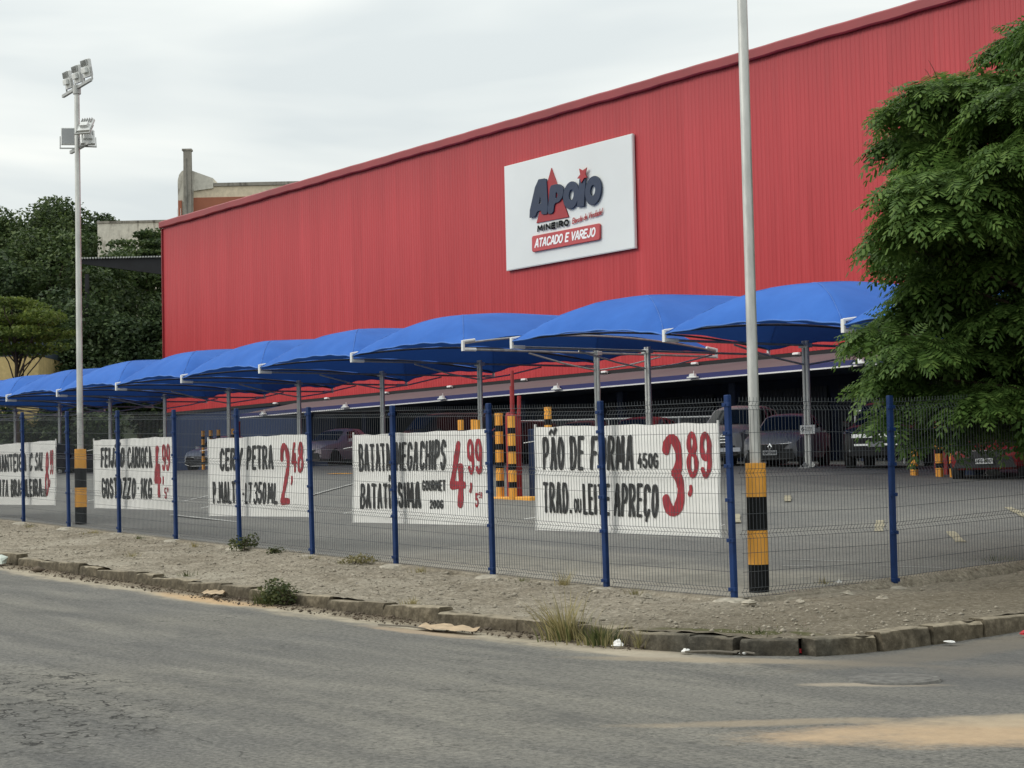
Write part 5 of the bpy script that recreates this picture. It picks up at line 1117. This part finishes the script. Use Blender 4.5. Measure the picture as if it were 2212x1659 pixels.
bg_tree((-133,47,G0), (0,0,9), 5.5, 7.5, 40, 260, .55, 'leaf_dark', 'dark tree farthest left beyond the yellow wall', .4, 20)
bg_tree((-100.7,38.6,G0), (0,-.1,8.0), 3.3, 2.6, 48, 190, .34, 'leaf_bright', 'small bright green tree with a bare dark trunk at the left edge', .15, 21, flat=True, name='young_tree')
# low scrub closing the view under the canopies
bg_tree((-106.5,45.0,G0-.5), (0,0,2.6), 3.4, 3.0, 26, 240, .42, 'leaf_dark', 'dark bush under the canopies near the warehouse corner', .12, 22, name='bush')
bg_tree((-108.0,39.5,G0-.5), (0,0,2.4), 3.6, 2.8, 26, 240, .42, 'leaf_dark', 'dark bush under the canopies behind the floodlight mast', .12, 23, name='bush')
bg_tree((-105.5,33.0,G0-.5), (0,0,2.4), 4.0, 2.8, 26, 240, .42, 'leaf_dark', 'dark bush under the canopies at the left edge', .12, 24, name='bush')

# ================================================================ BUILDINGS BEHIND
HX = Vector((.592,.806,0)); DX = Vector((-.806,.592,0))      # across the view, away from the view
def oriented(b, az):
    """local builder frame: x along az"""
    c, s_ = math.cos(az), math.sin(az); return lambda x, y, z: (b[0]+c*x-s_*y, b[1]+s_*x+c*y, b[2]+z)
def obox(b, az, x0, x1, y0, y1, z0, z1):
    f = oriented(b, az); m = MB(b); m.add([f(x,y,z) for z in (z0,z1) for x,y in ((x0,y0),(x1,y0),(x1,y1),(x0,y1))], [(0,3,2,1),(4,5,6,7),(0,1,5,4),(1,2,6,5),(2,3,7,6),(3,0,4,7)]); return m
bb = (-137.2, 66.6, Z0+6); az = math.atan2(.806,.592)
t = thing('beige_building', bb, 'weathered beige building with terracotta band and tall concrete pier behind the red roof', 'building')
h = Z0-bb[2]
obox(bb, az, 0, 14, 0.0, 10, 0, h+24.86).build('wall', 'beige', t)
obox(bb, az, .9, 14, -.06, -.0, h+22.0, h+23.95).build('terracotta_band', 'terracotta', t)
obox(bb, az, 2.95, 14, -.10, .3, h+24.87, h+25.15).build('parapet', 'concrete', t)
f = oriented(bb, az); m = MB(bb); pr = [(-.0,h+22),(-.0,h+25.4),(.12,h+25.9),(.35,h+26.2),(.8,h+26.4),(1.25,h+26.2),(2.95,h+25.55),(2.95,h+24.7),(1.3,h+24.5),(1.25,h+22)]
m.add([f(x,-.15,z) for x,z in pr]+[f(x,2.2,z) for x,z in pr], [tuple(range(len(pr)-1,-1,-1)), tuple(range(len(pr),2*len(pr)))]+[(i,(i+1)%len(pr),len(pr)+(i+1)%len(pr),len(pr)+i) for i in range(len(pr))]); m.build('gable', 'pale', t)
m = MB(bb); m.add([f(x,y,z) for z,q in ((h+20,0),(h+27.9,.05)) for x,y in ((.52+q,-.55),(1.22-q,-.55),(1.22-q,.1),(.52+q,.1))], [(0,3,2,1),(4,5,6,7),(0,1,5,4),(1,2,6,5),(2,3,7,6),(3,0,4,7)]); m.build('pier', 'concrete', t)
obox(bb, az, .46, 1.26, -.6, .14, h+27.85, h+28.0).build('pier_cap', 'concrete', t)
obox(bb, az, .83, .86, -.58, -.54, h+21, h+27.2).build('downpipe', 'lamp_dark', t)
obox(bb, az, .05, .35, -.35, -.2, h+21.5, h+23.7).build('terracotta_strip', 'terracotta', t)
for x in (.02, .30): obox(bb, az, x-.015, x+.015, -.6, -.56, h+21, h+23.0).build('handrail', 'white_paint', t)
pb = (-150.6, 65.2, Z0+8); az2 = math.atan2(.806,.592); h2 = Z0-pb[2]
t = thing('pale_building', pb, 'pale stained building block glimpsed over the trees left of the warehouse', 'building')
obox(pb, az2, 0, 12, 0, 8, 0, h2+23.4).build('wall', 'pale', t); obox(pb, az2, -.05, 12.05, -.06, 8, h2+23.41, h2+23.62).build('parapet', 'concrete', t)
f = oriented(pb, az2)
for x in (1.6, 4.4): obox(pb, az2, x, x+1.2, -.05, .05, h2+19.2, h2+20.6).build('window', 'glass', t)
# dark corrugated shed roof between the trees
sb = (-111.9, 46.9, Z0+1); t = thing('shed_roof', sb, 'dark open shed roof with pale corrugated edge left of the warehouse', 'shed')
az3 = math.atan2(51.5-46.9, -108.6+111.9)
f = oriented(sb, az3); Lr = 6.2; m = MB(sb); P = []
for i in range(140):
    x = Lr*i/139; q = .06*math.cos(i*math.pi*.5); P.append([f(x,0,13.95+q+.005*x), f(x,6,14.2+q)])
m.grid(P).build('roof_sheet', 'roof_dark', t)
m = MB(sb)
for i in range(34):
    x = Lr*i/34; m.add([f(x+a_,y_,13.96+h_) for y_ in (-.06,-.02) for a_, h_ in ((0,0),(.11,0),(.11,.09),(0,.09))], [(0,1,2,3),(7,6,5,4),(0,4,5,1),(1,5,6,2),(2,6,7,3),(3,7,4,0)])
m.build('sheet_edge', 'roof_edge', t)
q_ = [(0,13.7),(Lr,12.75),(Lr,13.93),(0,13.93)]; MB(sb).add([f(x,y,z) for y in (.1,.3) for x,z in q_], [(0,1,2,3),(7,6,5,4),(0,4,5,1),(1,5,6,2),(2,6,7,3),(3,7,4,0)]).build('underside_shade', 'roof_dark', t)  # black wedge panel stands in for the shaded underside of the roof
for x in (.5, 5.6): obox(sb, az3, x, x+.25, .4, .65, -1, 13.0).build('post', 'roof_dark', t)
yb = (-113.6, 34.6, Z0+1); az4 = math.atan2(47.9-43.9, -119.9+122.9); h4 = Z0-yb[2]
t = thing('yellow_building', yb, 'ochre yellow wall with blue upper band behind the bright young tree', 'building')
obox(yb, az4, 0, 10.0, 0, 6, -1, h4+8.2).build('wall', 'yellow_wall', t); obox(yb, az4, -.02, 10.02, -.03, 6, h4+8.21, h4+9.25).build('blue_band', 'greyblue', t)
for x, z in ((6.5, 7.7), (7.4, 6.5), (8.3, 6.3), (5.8, 6.8)): obox(yb, az4, x, x+.14, -.04, .02, h4+z, h4+z+.14).build('vent_hole', 'black_void', t)

# ================================================================ WEEDS AND LITTER
def tuft(u, v, zf, n, h, spread, mat, label, seed, name='grass_tuft', lean=(0,0), wd=.008, extra=None):
    rn = np.random.RandomState(seed); b = (u, v, float(zf(u, v))); t = thing(name, b, label, 'weed')
    def blades(n, h, mat, part, sp):
        V = []; F = []
        for _ in range(n):
            a = rn.uniform(0, 6.28); r = abs(rn.normal(0, sp)); p = np.array([r*math.cos(a), r*math.sin(a)*.7, -.01]); hh = h*rn.uniform(.35, 1.15)
            d = np.array([math.cos(a), math.sin(a)])*rn.uniform(.05, .75)*hh+np.array(lean)*hh*rn.uniform(.3, 1.2); ww = wd*rn.uniform(.6, 1.4); s_ = np.array([-math.sin(a+.6), math.cos(a+.6), 0])*ww
            base = len(V); K = 4; bend = rn.uniform(.1, .6)
            for k_ in range(K+1):
                q = k_/K; c = p+np.array([d[0]*q**1.4, d[1]*q**1.4, hh*(q-bend*q*q*.7)]); w_ = 1-q*.92
                V += [tuple(c-s_*w_), tuple(c+s_*w_)]
            F += [(base+2*k_, base+2*k_+1, base+2*k_+3, base+2*k_+2) for k_ in range(K)]
        o = bpy.data.objects.new(part, npmesh(part, V, F, mat)); link(o, t); o['kind'] = 'stuff'
    blades(n, h, mat, 'blades', spread)
    if extra: blades(extra[0], extra[1], extra[2], 'dry_blades' if extra[2] == 'straw' else 'green_blades', extra[3])
    return t
def bush(u, v, zf, n, r, hz_, mat, label, seed):
    rn = np.random.RandomState(seed); b = (u, v, float(zf(u, v))); t = thing('leafy_weed', b, label, 'weed')
    V, F = leaf_cloud([(rn.normal(0, r*.45), rn.normal(0, r*.3), hz_*(.3+.45*rn.rand()), r*.55, hz_*.45) for _ in range(7)], n//7, rn, .045)
    link(bpy.data.objects.new('leaves', npmesh('leaves', V, F, mat)), t); m = MB()
    for _ in range(9): m.tube([(rn.normal(0,.03), rn.normal(0,.03), 0), (rn.normal(0,r*.5), rn.normal(0,r*.4), hz_*rn.uniform(.5,1))], [.005,.002], 4)
    m.build('stems', 'bark', t); return t
bush(-20.75, 11.50, road_z, 900, .30, .30, 'weed', 'round dark green weed growing over the kerb in the gutter', 31)
tuft(-21.15, 11.45, road_z, 260, .26, .13, 'weed', 'fine green grass beside the round weed on the kerb', 32, wd=.005)
tuft(-14.75, 11.42, road_z, 170, .55, .14, 'straw', 'tall dry grass clump leaning over the kerb near the corner', 33, lean=(-.35, .0), wd=.007, extra=(120, .30, 'weed', .18))
tuft(-14.05, 11.36, road_z, 150, .24, .14, 'weed', 'low dark green grass clump right of the tall dry grass', 34, wd=.009, extra=(90, .26, 'straw', .22))
tuft(-13.55, 11.45, road_z, 60, .24, .06, 'straw', 'thin straw wisp at the kerb right of the grass clumps', 35, wd=.005)
bush(-27.6, 14.55, side_z, 420, .26, .26, 'weed', 'small dark weed at the foot of the fence below the beer banner', 36)
bush(-26.5, 14.5, side_z, 150, .16, .12, 'weed', 'tiny weed under the fence right of the dark weed', 37)
bush(-23.9, 14.5, side_z, 260, .34, .12, 'straw', 'brown creeping weed under the fence below the chips banner', 38)
tuft(-18.75, 14.55, side_z, 60, .30, .06, 'straw', 'dry weed tuft at the fence below the bread banner', 39, wd=.005)
tuft(-16.0, 16.55, lot_z, 45, .12, .10, 'straw', 'low withered tuft at the fence right of the striped pole', 40, wd=.006)
tuft(-16.1, 20.0, lambda u, v: side_z(-15.9, v), 260, .26, .28, 'weed', 'green grass patch against the fence at the right edge', 41, wd=.006)
tuft(-12.75, 12.25, side_z, 130, .05, .30, 'weed', 'mossy grass fringe along the corner kerb', 42, wd=.006)
tuft(-33.8, 14.5, side_z, 90, .10, .22, 'straw', 'dry brown tuft at the fence left of the bean banner', 43, wd=.006)
for i_, (u_, v_, m_, l_) in enumerate(((-36.9,14.4,'straw','dry tuft at the mast side fence foot'), (-31.6,14.45,'weed','small green tuft below the bean banner'), (-29.2,14.4,'straw','dry tuft left of the dark fence weed'), (-25.2,14.45,'straw','straw tuft right of the beer banner foot'), (-22.0,14.45,'straw','straw tuft below the middle of the chips banner'),
        (-19.6,14.5,'weed','small green tuft left of the bread banner foot'), (-17.2,14.45,'straw','low straw tuft left of the corner post'), (-24.6,12.0,'weed','small green weed on the kerb edge left of the round weed'), (-18.4,11.95,'straw','thin straw on the kerb edge left of the dry grass'), (-28.5,12.9,'straw','sparse dry tuft in the middle of the earth walk'))):
    tuft(u_, v_, side_z, 40, .13, .12, m_, l_, 90+i_, wd=.005)
def crumple(name, u, v, zf, sx, sy, sz, mat, label, seed, cat_='litter'):
    rn = np.random.RandomState(seed); b = (u, v, float(zf(u, v))+.004); m = MB(b); n, k_ = 7, 6; P = []
    for i in range(n):
        th = math.pi*.5*i/(n-1); row = []
        for j in range(k_):
            a = 6.283*j/k_; q = rn.uniform(.6, 1.25); row.append((u+math.cos(a)*sx*math.cos(th)*q, v+math.sin(a)*sy*math.cos(th)*q, b[2]+sz*math.sin(th)*rn.uniform(.6, 1.2)))
        row.append(row[0]); P.append(row)
    m.grid(P); return tag(m.build(name, mat), label, cat_)
crumple('plastic_bag', -30.75, 11.35, road_z, .34, .22, .20, 'bag', 'pale greenish plastic bag in the gutter at the left edge', 51)
crumple('paper_scrap', -13.75, 11.32, road_z, .07, .05, .06, 'paper', 'crumpled white paper in the gutter right of the dry grass', 52)
crumple('paper_scrap', -12.8, 11.36, road_z, .06, .04, .035, 'paper', 'small white scrap in the gutter under the corner kerb', 53)
crumple('paper_scrap', -15.95, 16.75, lambda u, v: side_z(-15.4, v), .10, .07, .11, 'paper', 'white crumpled paper at the fence left of the second side street post', 54)
crumple('paper_scrap', -12.3, 11.62, road_z, .06, .03, .02, 'paper', 'flat white scrap beside sticks at the corner kerb', 55)
crumple('red_wrapper', -15.75, 15.75, lambda u, v: side_z(-15.4, v), .09, .05, .045, 'litter_red', 'red wrapper at the fence beside the striped pole base', 56)
crumple('red_wrapper', -15.72, 15.98, lambda u, v: side_z(-15.4, v), .07, .05, .04, 'litter_red', 'smaller red wrapper right of the red wrapper by the pole', 57)
crumple('red_scrap', -12.0, 12.05, road_z, .05, .035, .04, 'litter_red', 'red scrap on the road against the corner kerb', 58)
crumple('red_scrap', -11.25, 14.35, road_z, .06, .04, .04, 'litter_red', 'red scrap on the side street at the right edge', 59)
crumple('paper_scrap', -11.45, 13.5, road_z, .08, .04, .015, 'paper', 'flat white scrap on the side street below the kerb', 60)
for i, (u, v, s_) in enumerate(((-15.1, 16.0, .10), (-15.0, 14.3, .13), (-14.7, 14.8, .08), (-16.8, 14.3, .10), (-20.0, 14.4, .09), (-14.2, 15.6, .09))):
    crumple('stone', u, v, side_z, s_, s_*.7, s_*.5, 'rubble', ('loose stone right of the striped pole base', 'flat broken stone in front of the corner post', 'small stone right of the corner post', 'stone lump left of the corner post by the fence', 'stone below the chips banner post', 'small pale stone near the red wrappers')[i], 70+i, 'stone')
# torn cardboard in the gutter
def card(u, v, L, w_, an, label, seed):
    rn = np.random.RandomState(seed); z = float(road_z(u, v)); b = (u, v, z); m = MB(b); P = []; n = 9
    for i in range(n):
        x = L*(i/(n-1)-.5); ww = w_*(.35+.65*math.sin(math.pi*(.12+.8*i/(n-1))))*rn.uniform(.8, 1.15)
        P.append([(u+math.cos(an)*x-math.sin(an)*y, v+math.sin(an)*x+math.cos(an)*y, z+.015+.05*abs(math.sin(i*1.1+k_))*(.4+k_*.4)) for k_, y in enumerate((-ww, 0, ww))])
    m.grid(P); o = m.build('cardboard', 'card'); tag(o, label, 'cardboard'); return o
card(-16.35, 11.08, 1.0, .13, .05, 'torn tan cardboard lying in the gutter left of the dry grass', 81)
card(-22.75, 11.50, .55, .10, .0, 'small flat pale cardboard in the gutter left of the round weed', 82)
def stick(u, v, L, an, label): z = float(road_z(u, v))+.015; tag(MB((u,v,z)).tube([(u-math.cos(an)*L/2, v-math.sin(an)*L/2, z), (u+.02, v+.01, z+.012), (u+math.cos(an)*L/2, v+math.sin(an)*L/2, z)], .010, 5).build('stick', 'bark_pale'), label, 'stick')
stick(-17.0, 10.95, 1.1, .02, 'long thin stick on the road left of the torn cardboard'); stick(-12.55, 11.45, .5, .55, 'broken stick under the corner kerb'); stick(-12.35, 11.6, .38, .2, 'second broken stick under the corner kerb')
# manhole cover in the junction
mu, mv = -10.05, 11.15; mz = float(road_z(mu, mv)); b = (mu, mv, mz)
t = thing('manhole_cover', b, 'round iron manhole cover in the road at the corner', 'manhole cover')
MB(b).lathe([(.38, mz-.02), (.37, mz+.000), (.36, mz+.002)], 28, (mu, mv)).build('frame', 'iron', t)
MB(b).lathe([(.31, mz-.0), (.31, mz+.003), (.30, mz+.006)], 28, (mu, mv)).build('lid', 'iron', t)
